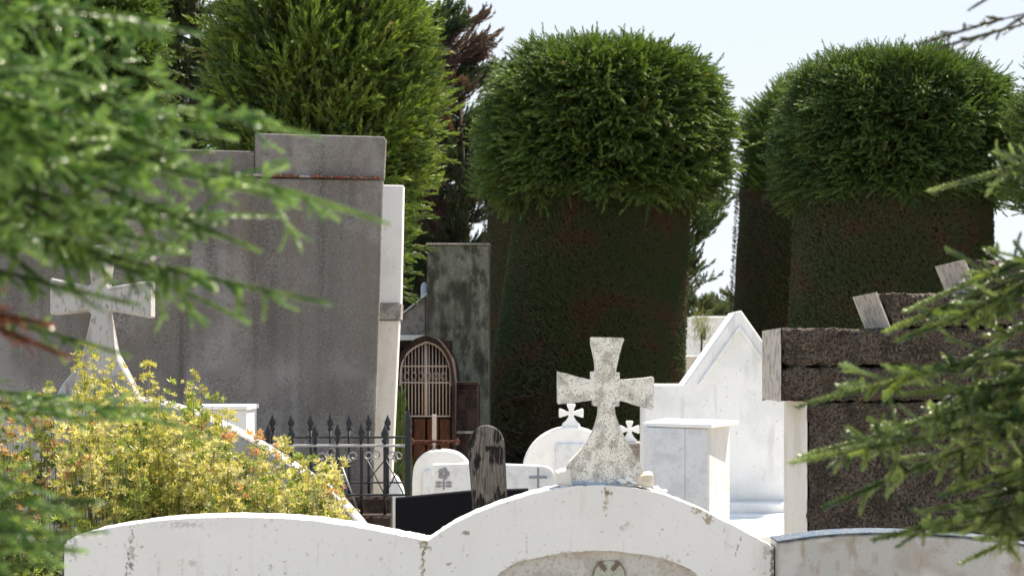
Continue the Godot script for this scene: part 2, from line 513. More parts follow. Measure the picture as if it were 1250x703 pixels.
# stains that the photograph shows on the front tombs, placed in metres from the tombs' own left end and top
func front_marks() -> Array:
	var out := []
	for m in [
			# x, y, half width, half height, colour, strength
			[0.406, 1.075, 0.018, 0.016, Color(0.42, 0.36, 0.27), 0.95],
			[0.399, 1.026, 0.010, 0.05, Color(0.62, 0.58, 0.47), 0.8],
			[0.794, 1.005, 0.030, 0.018, Color(0.62, 0.57, 0.47), 0.8],
			[0.837, 0.956, 0.020, 0.028, Color(0.58, 0.53, 0.44), 0.85],
			[-0.200, 0.900, 0.022, 0.010, Color(0.50, 0.48, 0.45), 0.8],
			[-0.270, 0.767, 0.014, 0.008, Color(0.55, 0.53, 0.5), 0.8],
			[-0.374, 0.851, 0.022, 0.035, Color(0.57, 0.53, 0.46), 0.8],
			[-0.385, 0.760, 0.012, 0.05, Color(0.68, 0.65, 0.58), 0.6],
			[-1.627, 0.809, 0.016, 0.06, Color(0.60, 0.58, 0.55), 0.65],
			[-1.635, 0.760, 0.010, 0.03, Color(0.45, 0.43, 0.4), 0.7],
			[-1.879, 0.837, 0.02, 0.05, Color(0.6, 0.59, 0.57), 0.6],
			[-0.668, 0.802, 0.008, 0.008, Color(0.42, 0.4, 0.38), 0.8],
			[-1.032, 0.760, 0.014, 0.009, Color(0.6, 0.58, 0.55), 0.6],
			[1.085, 0.823, 0.02, 0.035, Color(0.63, 0.60, 0.55), 0.6],
			[0.263, 0.809, 0.10, 0.012, Color(0.63, 0.59, 0.52), 0.6],
			[0.613, 0.781, 0.09, 0.02, Color(0.66, 0.62, 0.55), 0.5],
			[0.052, 0.767, 0.06, 0.02, Color(0.66, 0.63, 0.58), 0.5],
			[-1.400, 0.935, 0.09, 0.014, Color(0.63, 0.63, 0.64), 0.5]]:
		out.append([(m[0] + 2.0) / 3.2, (1.3 - m[1]) / 1.6, m[2] / 3.2, m[3] / 1.6, m[4], m[5]])
	rng.seed = 31
	# hairline cracks and run-off from the worn edge
	for c in [[1.127 - 0.012, 0.837, 0.35, 0.010], [-1.635, 0.935, 0.22, 0.003], [-0.364, 0.858, 0.3, 0.0035], [0.980, 0.893, 0.10, 0.002]]:
		var p := Vector2(c[0], c[1])
		var end: float = p.y - c[2]
		while p.y > end:
			out.append([(p.x + 2.0) / 3.2, (1.3 - p.y) / 1.6, c[3] * rng.randf_range(0.6, 1.5) / 3.2, 0.010 / 1.6, Color(0.50, 0.47, 0.42), 0.75])
			p += Vector2(rng.randf_range(-0.006, 0.006), -0.008)
	for k in 60:
		var x := rng.randf_range(-1.907, 1.103)
		var y := rng.randf_range(0.715, 0.935)
		var drip := rng.randf() < 0.12
		out.append([(x + 2.0) / 3.2, (1.3 - y) / 1.6, rng.randf_range(0.003, 0.010) / 3.2, (rng.randf_range(0.02, 0.06) if drip else rng.randf_range(0.002, 0.007)) / 1.6, Color(0.64, 0.62, 0.58) if drip else Color(0.5, 0.48, 0.45), rng.randf_range(0.2, 0.5)])
	return out

# ---------------------------------------------------------------- foliage pieces
func kite(st: SurfaceTool, a: Vector3, dir: Vector3, side: Vector3, length: float, width: float, c: Color, fold := 0.0) -> void:
	var up := dir.cross(side).normalized()
	var tip := a + dir * length
	var l := a + dir * length * 0.45 + side * width * 0.5 + up * width * fold
	var r := a + dir * length * 0.45 - side * width * 0.5 + up * width * fold
	for p in [a, l, tip, a, tip, r]:
		st.set_color(c)
		st.add_vertex(p)

func shade_of(v: float) -> Color:
	return Color(v, v, v)

# a cypress spray: cord-like twigs round a bending axis, along +y, 1 m long
func spray_mesh(sd: int, twigs: int, spread: float, width: float, bend: float, reach := 0.26) -> ArrayMesh:
	rng.seed = sd
	var st := begin()
	for i in twigs:
		var t := pow(float(i) / twigs, 0.85)
		var a := rng.randf() * TAU
		var axis := Vector3(0, 1, 0).lerp(Vector3(0, 0.75, bend), t).normalized()
		var at := Vector3(0, t * 0.8, bend * t * t * 0.4)
		var out := Vector3(cos(a), 0, sin(a))
		var dir := (axis + out * spread * rng.randf_range(0.5, 1.2)).normalized()
		var side := dir.cross(Vector3(rng.randf_range(-1, 1), rng.randf_range(-1, 1), rng.randf_range(-1, 1))).normalized()
		var length := lerpf(reach, reach * 0.6, t) * rng.randf_range(0.7, 1.25)
		kite(st, at, dir, side, length, width * rng.randf_range(0.7, 1.3), shade_of(rng.randf_range(0.75, 1.25)), 0.2)
	st.generate_normals()
	return st.commit()

# a shoot covered in short needles, along +y, 1 unit long (the needles are ln of it)
func shoot_mesh(sd: int, needles: int, ln: float, wd: float, open_by: float) -> ArrayMesh:
	rng.seed = sd
	var st := begin()
	var keep := o
	o = Vector3.ZERO
	for k in 3:
		var a := TAU * k / 3.0
		var b := TAU * (k + 1) / 3.0
		var r := wd * 0.7
		for p in [Vector3(cos(a) * r, 0, sin(a) * r), Vector3(0, 0.97, 0), Vector3(cos(b) * r, 0, sin(b) * r)]:
			st.set_color(Color(0.95, 0.8, 0.55))
			st.add_vertex(p)
	for i in needles:
		var t := float(i) / needles
		var a := i * 2.39996 + rng.randf() * 0.5
		var out := Vector3(cos(a), 0, sin(a))
		var opening := open_by * rng.randf_range(0.7, 1.3) * (1.0 - 0.55 * pow(t, 4.0))
		var dir := (Vector3.UP + out * opening).normalized()
		kite(st, Vector3(0, t * 0.97, 0), dir, dir.cross(out).normalized(), ln * rng.randf_range(0.75, 1.2), wd, shade_of(rng.randf_range(0.7, 1.3)), 0.15)
	o = keep
	st.generate_normals()
	return st.commit()

# a little rosette of pointed leaves, about 1 unit across
func rosette_mesh(sd: int, leaves: int) -> ArrayMesh:
	rng.seed = sd
	var st := begin()
	for i in leaves:
		var a := i * 2.39996
		var rise := lerpf(0.1, 1.5, float(i) / leaves)
		var dir := Vector3(cos(a), rise, sin(a)).normalized()
		var side := dir.cross(Vector3.UP).normalized()
		kite(st, Vector3(0, 0.1 * i / leaves, 0), dir, side, rng.randf_range(0.4, 0.62), rng.randf_range(0.16, 0.26), shade_of(rng.randf_range(0.75, 1.2)), 0.35)
	st.generate_normals()
	return st.commit()

func profile_at(profile: Array, y: float) -> float:
	for i in profile.size() - 1:
		var a: Vector2 = profile[i]
		var b: Vector2 = profile[i + 1]
		if (y - a.y) * (y - b.y) <= 0.0 and absf(a.y - b.y) > 1e-5:
			return lerpf(a.x, b.x, (y - a.y) / (b.y - a.y))
	return 0.0

# clipped cypress: a smooth clipped skirt below, a shaggy crown above
# sk: skirt as [radius at ground, radius at top, top height, lean of its axis in x]; crown: (radius, height) from the top down
func topiary(label: String, cx: float, cz: float, sk: Array, crown: Array, how: Dictionary) -> Node3D:
	rng.seed = how.sd
	var t := thing("clipped_cypress", label, "tree", Vector3(cx, 0, cz), "clipped cypress trees")
	var st := begin(true)
	tube(st, [Vector3(cx + sk[3], 0, cz), Vector3(cx, sk[2] + 1.0, cz)], [0.26, 0.16], 10)
	obj("trunk", st, M.bark, t)
	# the dense twiggy inside of the skirt and of the crown
	var ins := begin(true)
	var rows := []
	for i in 15:
		var f := i / 14.0
		rows.append(Vector2(lerpf(sk[0], sk[1], f) - 0.07, lerpf(0.02, sk[2] + 0.3, f)))
	rows.append(Vector2(0.0, sk[2] + 0.3))
	turned(ins, cx + sk[3], cz, rows, 40, 0.05, Vector2(-sk[3] / sk[2], 0))
	obj("clipped_skirt", ins, M.core, t)
	var inc := begin(true)
	rows = []
	var c := smooth_line(crown, 4)
	var low: float = crown[-1].y
	for p in c:
		rows.append(Vector2(maxf(p.x - 0.34, 0.0), p.y - 0.34 if p.y > low + 0.6 else p.y + 0.1))
	turned(inc, cx, cz, rows, 40, 0.25)
	obj("inner_crown", inc, M.core, t)
	# shaggy sprays
	var clump := FastNoiseLite.new()
	clump.seed = how.sd
	clump.frequency = how.get("clump", 1.1)
	var sum := []
	var total := 0.0
	for i in c.size() - 1:
		total += (c[i] - c[i + 1]).length() * (c[i].x + c[i + 1].x + 0.1)
		sum.append(total)
	var at := [[], [], []]
	var tint := [[], [], []]
	for k in how.sprays:
		var s := rng.randf() * total
		var i := 0
		while sum[i] < s:
			i += 1
		var f := rng.randf()
		var p: Vector2 = c[i].lerp(c[i + 1], f)
		var e: Vector2 = (c[i + 1] - c[i]).normalized()
		var nr := Vector2(-e.y, e.x)      # outward in (radius, height)
		var a := rng.randf() * TAU
		if sin(a) < -0.2 and rng.randf() < 0.45:
			a = -a
		var rad := Vector3(cos(a), 0, sin(a))
		var nor := rad * nr.x + Vector3.UP * nr.y
		var base := Vector3(0, p.y, 0) + rad * p.x
		var bump := clump.get_noise_3dv(base + Vector3(cx, 0, cz))
		var along := Vector3(-rad.z, 0, rad.x)
		var lay := nor * Vector3(1, 0.62 if nor.y > 0.0 else 0.12, 1)
		var dir: Vector3 = (lay + Vector3.UP * float(how.rise) + along * rng.randf_range(-1, 1) * float(how.side) + Vector3(rng.randf_range(-1, 1), rng.randf_range(-0.5, 0.5), rng.randf_range(-1, 1)) * float(how.wild)).normalized()
		var size: float = float(how.size) * rng.randf_range(0.55, 1.35) * (1.0 + bump * 0.3) * (1.0 - 0.35 * maxf(nor.y, 0.0))
		base -= dir * (size * rng.randf_range(0.28, 0.62) + (size - float(how.size)) * 0.25)
		base += nor * bump * 0.30
		var b := frame_of(dir)
		b = b.rotated(dir, (rng.randf() - 0.5) * 2.0 + (PI if rng.randf() < float(how.get("flip", 0.0)) else 0.0))
		var v: int = k % 3
		at[v].append(Transform3D(b.scaled(Vector3.ONE * size), base))
		var hue := clampf(0.45 + bump * 0.7 + rng.randf_range(-0.5, 0.55), 0.0, 1.0)
		var col: Color = how.dark.lerp(how.light, hue)
		if rng.randf() < 0.012:
			col = Color(0.22, 0.20, 0.08)
		tint[v].append(col)
	for v in 3:
		scatter("crown", M.sprays[v], M.spray, at[v], tint[v], t)
	# the clipped face: short tufts
	var ta := []
	var tc := []
	var patch := FastNoiseLite.new()
	patch.seed = how.sd + 9
	patch.frequency = 1.1
	patch.fractal_octaves = 4
	for k in how.tufts:
		var f := rng.randf()
		var y: float = f * (sk[2] + 0.2)
		var r: float = lerpf(sk[0], sk[1], f)
		var a := rng.randf() * TAU
		if sin(a) < -0.15:
			a = -a
		if absf(a) > 0.0 and how.has("hollow"):
			var hx: float = cos(a) * r + sk[3] * (1.0 - f)
			var hol: Vector4 = how.hollow
			var q := Vector2((hx - hol.x) / hol.z, (y - hol.y) / hol.w).length() + patch.get_noise_2d(hx * 9.0, y * 9.0) * 0.8
			if q < 1.0 and rng.randf() < 0.93:
				continue
		var rad := Vector3(cos(a), 0, sin(a))
		var base := rad * (r - 0.035) + Vector3(sk[3] * (1.0 - f), y, 0)
		var dir := (rad + Vector3.UP * 0.45 + Vector3(rng.randf_range(-1, 1), rng.randf_range(-1, 1), rng.randf_range(-1, 1)) * 0.5).normalized()
		ta.append(Transform3D(frame_of(dir).scaled(Vector3.ONE * rng.randf_range(0.04, 0.085)), base))
		var n := patch.get_noise_3d(base.x + cx, base.y * 1.2, base.z) + rng.randf_range(-0.12, 0.12)
		var col := Color(0.075, 0.110, 0.036).lerp(Color(0.125, 0.112, 0.055), clampf(rng.randf() * 0.7 + n, 0.0, 1.0))
		var rust: float = how.get("rust", 0.17)
		if n > rust:
			col = col.lerp(Color(0.17, 0.075, 0.048), clampf((n - rust) * 3.0, 0.0, 0.6))
		tc.append(col)
	scatter("clipped_face", M.tuft_mesh, M.tuft, ta, tc, t)
	return t

# free-growing cypress far behind: trunk, limbs and loose plumes with gaps
func wild_tree(called: String, label: String, base: Vector3, height: float, spread: float, limbs: int, plumes: int, size: float, dark: Color, light: Color, sd: int, dead := 0.0, low := 0.12) -> Node3D:
	rng.seed = sd
	var t := thing(called, label, "tree", base, "")
	var st := begin(true)
	tube(st, [base, base + Vector3(0.1, height * 0.5, 0), base + Vector3(0, height * 0.97, 0)], [height * 0.03, height * 0.02, 0.03], 8)
	obj("trunk", st, M.bark, t)
	var at := []
	var tint := []
	var lim := begin(true)
	for i in limbs:
		var f := lerpf(low, 0.96, (i + rng.randf()) / limbs)
		var a := rng.randf() * TAU
		var reach := spread * sqrt(maxf(0.05, 1.0 - f * f * 0.8)) * rng.randf_range(0.55, 1.1)
		var from := base + Vector3(0, height * f, 0)
		var dir := Vector3(cos(a), rng.randf_range(0.12, 0.6), sin(a)).normalized()
		var mid := from + dir * reach * 0.5 - Vector3(0, reach * 0.04, 0)
		var to := from + dir * reach + Vector3(0, reach * rng.randf_range(-0.05, 0.18), 0)
		tube(lim, [from, mid, to], [0.05 * size + 0.02, 0.035 * size + 0.01, 0.01], 4)
		var gone := rng.randf() < dead
		for k in plumes:
			var s := lerpf(0.18, 1.05, pow(rng.randf(), 0.7))
			var p := from.lerp(mid, s * 2.0) if s < 0.5 else mid.lerp(to, s * 2.0 - 1.0)
			p += Vector3(rng.randf_range(-1, 1), rng.randf_range(-0.5, 0.5), rng.randf_range(-1, 1)) * reach * 0.16
			var d := (dir + Vector3(rng.randf_range(-1, 1), rng.randf_range(-0.4, 0.7), rng.randf_range(-1, 1)) * 0.6).normalized()
			at.append(Transform3D(frame_of(d).scaled(Vector3.ONE * size * rng.randf_range(0.6, 1.3)), p - base))
			tint.append(Color(0.16, 0.10, 0.09) * rng.randf_range(0.5, 1.2) if gone else dark.lerp(light, rng.randf()))
	obj("limbs", lim, M.bark, t)
	scatter("crown", M.plume, M.spray, at, tint, t)
	return t

# ---------------------------------------------------------------- needle boughs close to the visitor
# grows one bough from a trunk to its tip; fills at / tint with shoots
func bough(t: Node3D, from: Vector3, to: Vector3, sag: float, side_len: float, unit: float, at: Array, tint: Array, dark: Color, light: Color, bare := 0.0, thick := 0.006, skip := 0.34) -> void:
	var span := (to - from).length()
	var rope := 1.0 - unit * rng.randf_range(1.0, 2.4) / span
	var mid := (from + to) * 0.5 + Vector3(0, -sag + span * rng.randf_range(-0.06, 0.12), span * rng.randf_range(-0.08, 0.08))
	var wave := rng.randf() * TAU
	var pts := []
	var n := maxi(8, int(span / (unit * 0.55)))
	for i in n + 1:
		var s := float(i) / n
		pts.append(from.lerp(mid, s).lerp(mid.lerp(to, s), s) + Vector3(0, sin(s * 17.0 + wave), cos(s * 13.0 + wave)) * span * 0.008 * (1.0 - s))
	var st := begin(true)
	var rad := []
	for i in n + 1:
		rad.append(lerpf(thick, 0.0012, float(i) / n))
	tube(st, pts, rad, 5)
	obj("bough", st, M.bark, t)
	for i in range(int(n * bare), n):
		var s := float(i) / n
		var p: Vector3 = pts[i]
		var dir: Vector3 = (pts[i + 1] - p).normalized()
		var col := dark.lerp(light, clampf(rng.randf_range(-0.2, 1.0), 0.0, 1.0))
		at.append(Transform3D(frame_of(dir).scaled(Vector3.ONE * unit * 1.15), p - o))
		tint.append(col)
		var flat := dir.cross(Vector3.UP).normalized()
		for sgn in [-1.0, 1.0]:
			if rng.randf() < skip or s > rope:
				continue
			var reach := minf(side_len, (1.0 - s) * span * 0.6) * rng.randf_range(0.4, 1.1) + unit * 0.4
			var sd: Vector3 = (dir * rng.randf_range(0.35, 1.0) + flat * sgn * rng.randf_range(0.3, 1.0) + Vector3.UP * rng.randf_range(-0.9, 0.7)).normalized()
			var q := p
			var steps := maxi(1, int(reach / unit))
			for k in steps:
				var c2 := dark.lerp(light, clampf(rng.randf_range(-0.2, 0.8) + 0.3 * k / steps, 0.0, 1.0))
				at.append(Transform3D(frame_of(sd).rotated(sd, rng.randf() * TAU).scaled(Vector3.ONE * unit * rng.randf_range(0.85, 1.15)), q - o))
				tint.append(c2)
				if rng.randf() < 0.8:
					for z in 2:
						if rng.randf() < 0.7:
							var tw := (sd + Vector3(rng.randf_range(-1, 1), rng.randf_range(-0.5, 0.5), rng.randf_range(-1, 1)) * 0.9).normalized()
							at.append(Transform3D(frame_of(tw).scaled(Vector3.ONE * unit * rng.randf_range(0.5, 0.9)), q + sd * unit * rng.randf() - o))
							tint.append(dark.lerp(light, clampf(rng.randf_range(-0.1, 1.0), 0.0, 1.0)))
				q += sd * unit * 0.9
				sd = (sd + Vector3(rng.randf_range(-0.2, 0.2), rng.randf_range(-0.12, 0.1), rng.randf_range(-0.2, 0.2))).normalized()

# ---------------------------------------------------------------- the scene
func _ready() -> void:
	# camera, sky, sun, exposure
	var cam := Camera3D.new()
	cam.name = "camera"
	cam.position = Vector3(0, 1.6, 0)
	cam.projection = Camera3D.PROJECTION_FRUSTUM
	cam.near = 0.1
	cam.far = 900.0
	cam.size = 0.03515
	cam.frustum_offset = Vector2(0, 0.004925)
	var lens := CameraAttributesPhysical.new()
	lens.frustum_near = 0.1
	lens.frustum_far = 900.0
	lens.frustum_focal_length = 50.0
	lens.frustum_focus_distance = 9.5
	lens.exposure_aperture = 5.0
	cam.attributes = lens
	add_child(cam)
	cam.current = true
	var env := Environment.new()
	env.background_mode = Environment.BG_SKY
	env.tonemap_mode = Environment.TONE_MAPPER_LINEAR
	env.tonemap_exposure = 2.6
	env.sdfgi_enabled = true
	env.ssao_enabled = true
	env.ssil_enabled = true
	var sky := ProceduralSkyMaterial.new()
	sky.sky_top_color = Color(0.46, 0.545, 0.66)
	sky.sky_horizon_color = Color(0.654, 0.669, 0.677)
	sky.sky_curve = 0.5
	sky.sky_energy_multiplier = 1.0
	sky.ground_bottom_color = Color(0.42, 0.40, 0.37)
	sky.ground_horizon_color = Color(0.62, 0.63, 0.63)
	sky.sun_angle_max = 1.0
	env.sky = Sky.new()
	env.sky.sky_material = sky
	var we := WorldEnvironment.new()
	we.name = "environment"
	we.environment = env
	add_child(we)
	var sun := DirectionalLight3D.new()
	sun.name = "sun"
	sun.light_energy = 1.5
	sun.light_color = Color(1.0, 0.955, 0.88)
	sun.light_angular_distance = 0.5
	sun.shadow_enabled = true
	add_child(sun)
	sun.look_at_from_position(Vector3(4.3, 10.2, -5.0), Vector3.ZERO)

	make_materials()
	M.sprays = [spray_mesh(1, 54, 0.46, 0.021, 0.40, 0.14), spray_mesh(2, 54, 0.40, 0.020, 0.65, 0.15), spray_mesh(3, 54, 0.55, 0.022, 0.25, 0.12)]
	M.plume = spray_mesh(9, 44, 0.50, 0.045, 0.45, 0.26)
	M.tuft_mesh = spray_mesh(4, 8, 0.9, 0.16, 0.2, 0.5)
	M.shoot = shoot_mesh(5, 44, 0.20, 0.075, 1.0)
	M.rosettes = [rosette_mesh(6, 8), rosette_mesh(7, 11)]

	build_ground()
	build_trees()
	build_far_side()
	build_mausoleums()
	build_middle_graves()
	build_fences()
	build_front_tombs()
	build_shrubs()
	build_near_conifers()

func structure(n: Node) -> Node:
	n.set_meta("kind", "structure")
	return n

func build_ground() -> void:
	o = Vector3.ZERO
	var st := begin()
	quad(st, Vector3(-500, 0, 20), Vector3(500, 0, 20), Vector3(500, 0, -800), Vector3(-500, 0, -800), Vector3.UP)
	structure(obj("ground", st, M.soil, self))

func build_trees() -> void:
	var d1 := Color(0.050, 0.092, 0.026)
	var l1 := Color(0.165, 0.255, 0.050)
	var c := topiary("tall clipped cypress with a shaggy domed crown behind the speckled stone cross", 1.469, -26.0,
		[1.612, 1.339, 4.265, -0.403],
		[Vector2(0.000, 6.540), Vector2(0.650, 6.527), Vector2(1.066, 6.449), Vector2(1.391, 6.267), Vector2(1.586, 5.942), Vector2(1.651, 5.435), Vector2(1.651, 4.915), Vector2(1.625, 4.590), Vector2(1.495, 4.408), Vector2(0.780, 4.460)],
		{sd = 11, sprays = 12000, tufts = 52000, clump = 1.7, size = 0.78, rise = 0.02, wild = 0.15, side = 0.62, flip = 0.85, dark = d1, light = l1, hollow = Vector4(-0.910, 0.716, 0.676, 0.715)})
	rng.seed = 99
	for i in 26:
		var st := begin(true)
		var a := Vector3(1.469 + rng.randf_range(-1.5, -0.3), rng.randf_range(0.1, 1.3), -24.55)
		var p := a + Vector3(rng.randf_range(-0.5, 0.5), rng.randf_range(-0.1, 0.3), 0.1)
		tube(st, [a + Vector3(0, 0, -0.4), a, p, p + Vector3(rng.randf_range(-0.3, 0.3), rng.randf_range(-0.1, 0.2), 0.03)], [0.03, 0.025, 0.014, 0.005], 5)
		obj("bare_branch", st, M.bark, c)
	topiary("big shaggy clipped cypress rising behind the grey cement mausoleum wall", -2.320, -20.0,
		[0.950, 0.880, 2.600, 0.0],
		[Vector2(0.000, 6.400), Vector2(0.440, 6.360), Vector2(0.780, 6.200), Vector2(1.010, 5.900), Vector2(1.120, 5.500), Vector2(1.140, 5.000), Vector2(1.090, 4.400), Vector2(0.990, 3.800), Vector2(0.780, 3.200), Vector2(0.600, 2.700), Vector2(0.400, 2.650)],
		{sd = 12, sprays = 7500, tufts = 1000, size = 0.84, rise = 0.45, wild = 0.35, side = 0.7, flip = 0.3, dark = d1, light = Color(0.21, 0.30, 0.045), clump = 1.4})
	topiary("broad clipped cypress with a fine textured dome above the stepped dark concrete wall", 5.580, -24.0,
		[1.536, 1.392, 3.976, -0.072],
		[Vector2(0.000, 6.016), Vector2(0.648, 6.004), Vector2(1.008, 5.920), Vector2(1.296, 5.752), Vector2(1.476, 5.368), Vector2(1.536, 4.840), Vector2(1.524, 4.408), Vector2(1.428, 4.168), Vector2(0.840, 4.192)],
		{sd = 13, sprays = 15500, tufts = 40000, rust = 0.30, clump = 2.0, size = 0.54, rise = 0.03, wild = 0.18, side = 0.55, flip = 0.85, dark = d1, light = Color(0.145, 0.23, 0.055)})
	topiary("clipped cypress standing in shade half hidden behind the fine textured domed one", 5.805, -30.0,
		[1.950, 1.680, 4.600, 0.0],
		[Vector2(0.000, 6.730), Vector2(0.675, 6.700), Vector2(1.020, 6.550), Vector2(1.260, 6.280), Vector2(1.395, 5.800), Vector2(1.425, 5.200), Vector2(1.380, 4.690), Vector2(0.900, 4.750)],
		{sd = 14, sprays = 7500, tufts = 16000, size = 0.62, rise = 0.1, wild = 0.3, side = 0.7, dark = d1, light = l1})
	topiary("clipped cypress cut by the frame's edge beyond the dark stepped wall", 8.217, -22.0,
		[1.320, 1.210, 3.690, 0.0],
		[Vector2(0.000, 6.000), Vector2(0.550, 5.956), Vector2(0.924, 5.780), Vector2(1.166, 5.450), Vector2(1.276, 5.010), Vector2(1.320, 4.350), Vector2(1.276, 3.844), Vector2(0.660, 3.844)],
		{sd = 15, sprays = 4500, tufts = 2000, size = 0.58, rise = 0.1, wild = 0.3, side = 0.7, dark = d1, light = l1})
	topiary("clipped cypress behind the blurred conifer boughs, tallest crown at the frame's corner", -6.838, -25.0,
		[1.375, 1.250, 4.100, 0.0],
		[Vector2(0.000, 7.725), Vector2(0.562, 7.675), Vector2(1.000, 7.475), Vector2(1.200, 7.100), Vector2(1.288, 6.475), Vector2(1.300, 5.600), Vector2(1.225, 4.725), Vector2(1.050, 4.100), Vector2(0.500, 4.100)],
		{sd = 16, sprays = 8000, tufts = 1000, size = 0.8, rise = 0.1, wild = 0.22, side = 0.6, flip = 0.5, dark = d1, light = l1})
	topiary("dark clipped cypress peeping out beside the speckled cross's big cypress", 0.729, -31.5,
		[1.426, 1.240, 4.855, -0.093],
		[Vector2(0.000, 7.025), Vector2(0.558, 6.963), Vector2(0.930, 6.637), Vector2(1.147, 6.172), Vector2(1.209, 5.475), Vector2(1.178, 4.917), Vector2(0.930, 4.762), Vector2(0.465, 4.793)],
		{sd = 17, sprays = 4000, tufts = 9000, size = 0.75, rise = 0.1, wild = 0.3, side = 0.6, dark = d1, light = l1})

func build_far_side() -> void:
	var dk := Color(0.034, 0.050, 0.028)
	var lt := Color(0.095, 0.145, 0.048)
	wild_tree("cypress_tree", "loose dark cypress with outstretched tips between the two shaggy clipped cypresses", Vector3(-2.375, 0, -38), 9.8, 3.0, 90, 90, 0.5, dk, lt, 31, 0.25, 0.06)
	wild_tree("cypress_tree", "dark free-growing cypress behind the two tallest clipped crowns", Vector3(-7.215, 0, -37), 11.5, 2.8, 80, 100, 0.55, dk, lt, 32, 0.05, 0.10)
	wild_tree("cypress_tree", "reddish half-dead cypress low behind the mossy grey tower", Vector3(-1.103, 0, -35), 7.4, 1.6, 110, 70, 0.34, dk, Color(0.05, 0.075, 0.03), 33, 0.45, 0.05)
	wild_tree("cypress_tree", "far open-crowned tree with hanging sprays in the gap between clipped cypresses", Vector3(4.439, 0, -46), 7.6, 2.2, 30, 26, 0.7, Color(0.03, 0.055, 0.02), lt, 34, 0.0, 0.42)
	for e in [[860, 120, 366, 2.4, "pale bushy tree beyond the far white house"], [815, 128, 360, 3.0, "rounded far tree partly behind the large clipped skirt"], [905, 132, 358, 3.0, "rounded far tree partly behind the dark shaded skirt"], [520, 118, 350, 4.0, "far tree glimpsed above the sloping tomb roof"]]:
		var dd: float = e[1]
		wild_tree("round_tree", e[4], Vector3((e[0] - 625.0) * dd / 2000.0, 0, -dd), 1.6 + (450.0 - e[2]) * dd / 2000.0, e[3], 40, 30, 1.1, Color(0.06, 0.085, 0.04), Color(0.16, 0.19, 0.10), 40 + e[0], 0.0, 0.2)
	# far white houses
	var h := thing("white_house", "far white gabled house in the gap beside the large clipped skirt", "house", Vector3(7.455, 0, -70))
	var st := begin()
	prism(st, [Vector2(6.125, 0.025), Vector2(7.875, 0.025), Vector2(7.875, 3.035), Vector2(7.105, 3.840), Vector2(6.125, 3.035)], -70.0, -74.0, 0.02)
	obj("wall", st, M.bright, h)
	for s in [[798, 411, 828, 384.5], [828, 384.5, 853, 411]]:
		st = begin()
		var a := Vector2((s[0] - 625.0) * 0.035, 1.6 + (450.0 - s[1]) * 0.035)
		var b := Vector2((s[2] - 625.0) * 0.035, 1.6 + (450.0 - s[3]) * 0.035)
		prism(st, [a, b, b + Vector2(0, 0.12), a + Vector2(0, 0.12)], -69.9, -74.1, 0.02)
		obj("roof_slope", st, M.roof, h)
	h = thing("white_house", "small flat-topped white house with a narrow dark window beyond the pointed gable", "house", Vector3(7.471, 0, -62))
	st = begin()
	block(st, 6.913, 8.091, 0.0, 3.491, -62.0, -66.0, 0.02)
	obj("wall", st, M.white2, h)
	st = begin()
	block(st, 6.851, 8.153, 3.491, 3.584, -61.9, -66.1, 0.02)
	obj("parapet", st, M.bright, h)
	st = begin()
	block(st, 7.223, 7.347, 2.685, 3.150, -61.96, -62.06, 0.01)
	obj("window", st, M.pane, h)
	h = thing("garden_wall", "low pale wall in front of the far white houses", "wall", Vector3(5.625, 0, -50))
	st = begin()
	block(st, 4.375, 7.500, 0.0, 1.950, -50.0, -50.3, 0.02)
	obj("wall", st, M.cream, h)
	st = begin()
	block(st, 4.375, 7.500, 1.950, 2.000, -49.95, -50.35, 0.02)
	obj("coping", st, M.bright, h)
	rng.seed = 4
	var b := thing("garden_bush", "small yellow-green bush in front of the far white houses", "bush", Vector3(5.520, 0, -48))
	st = begin(true)
	tube(st, [o, o + Vector3(0.05, 2.680, 0)], [0.06, 0.03], 6)
	obj("stem", st, M.bark, b)
	var at := []
	var tint := []
	for i in 260:
		var q := Vector3(rng.randfn() * 0.16, 2.752 + rng.randfn() * 0.26, rng.randfn() * 0.16)
		at.append(Transform3D(frame_of(Vector3(rng.randfn(), 1.2, rng.randfn())).scaled(Vector3.ONE * 0.26), q))
		tint.append(Color(0.16, 0.2, 0.05).lerp(Color(0.3, 0.3, 0.08), rng.randf()))
	scatter("foliage", M.sprays[2], M.spray, at, tint, b)

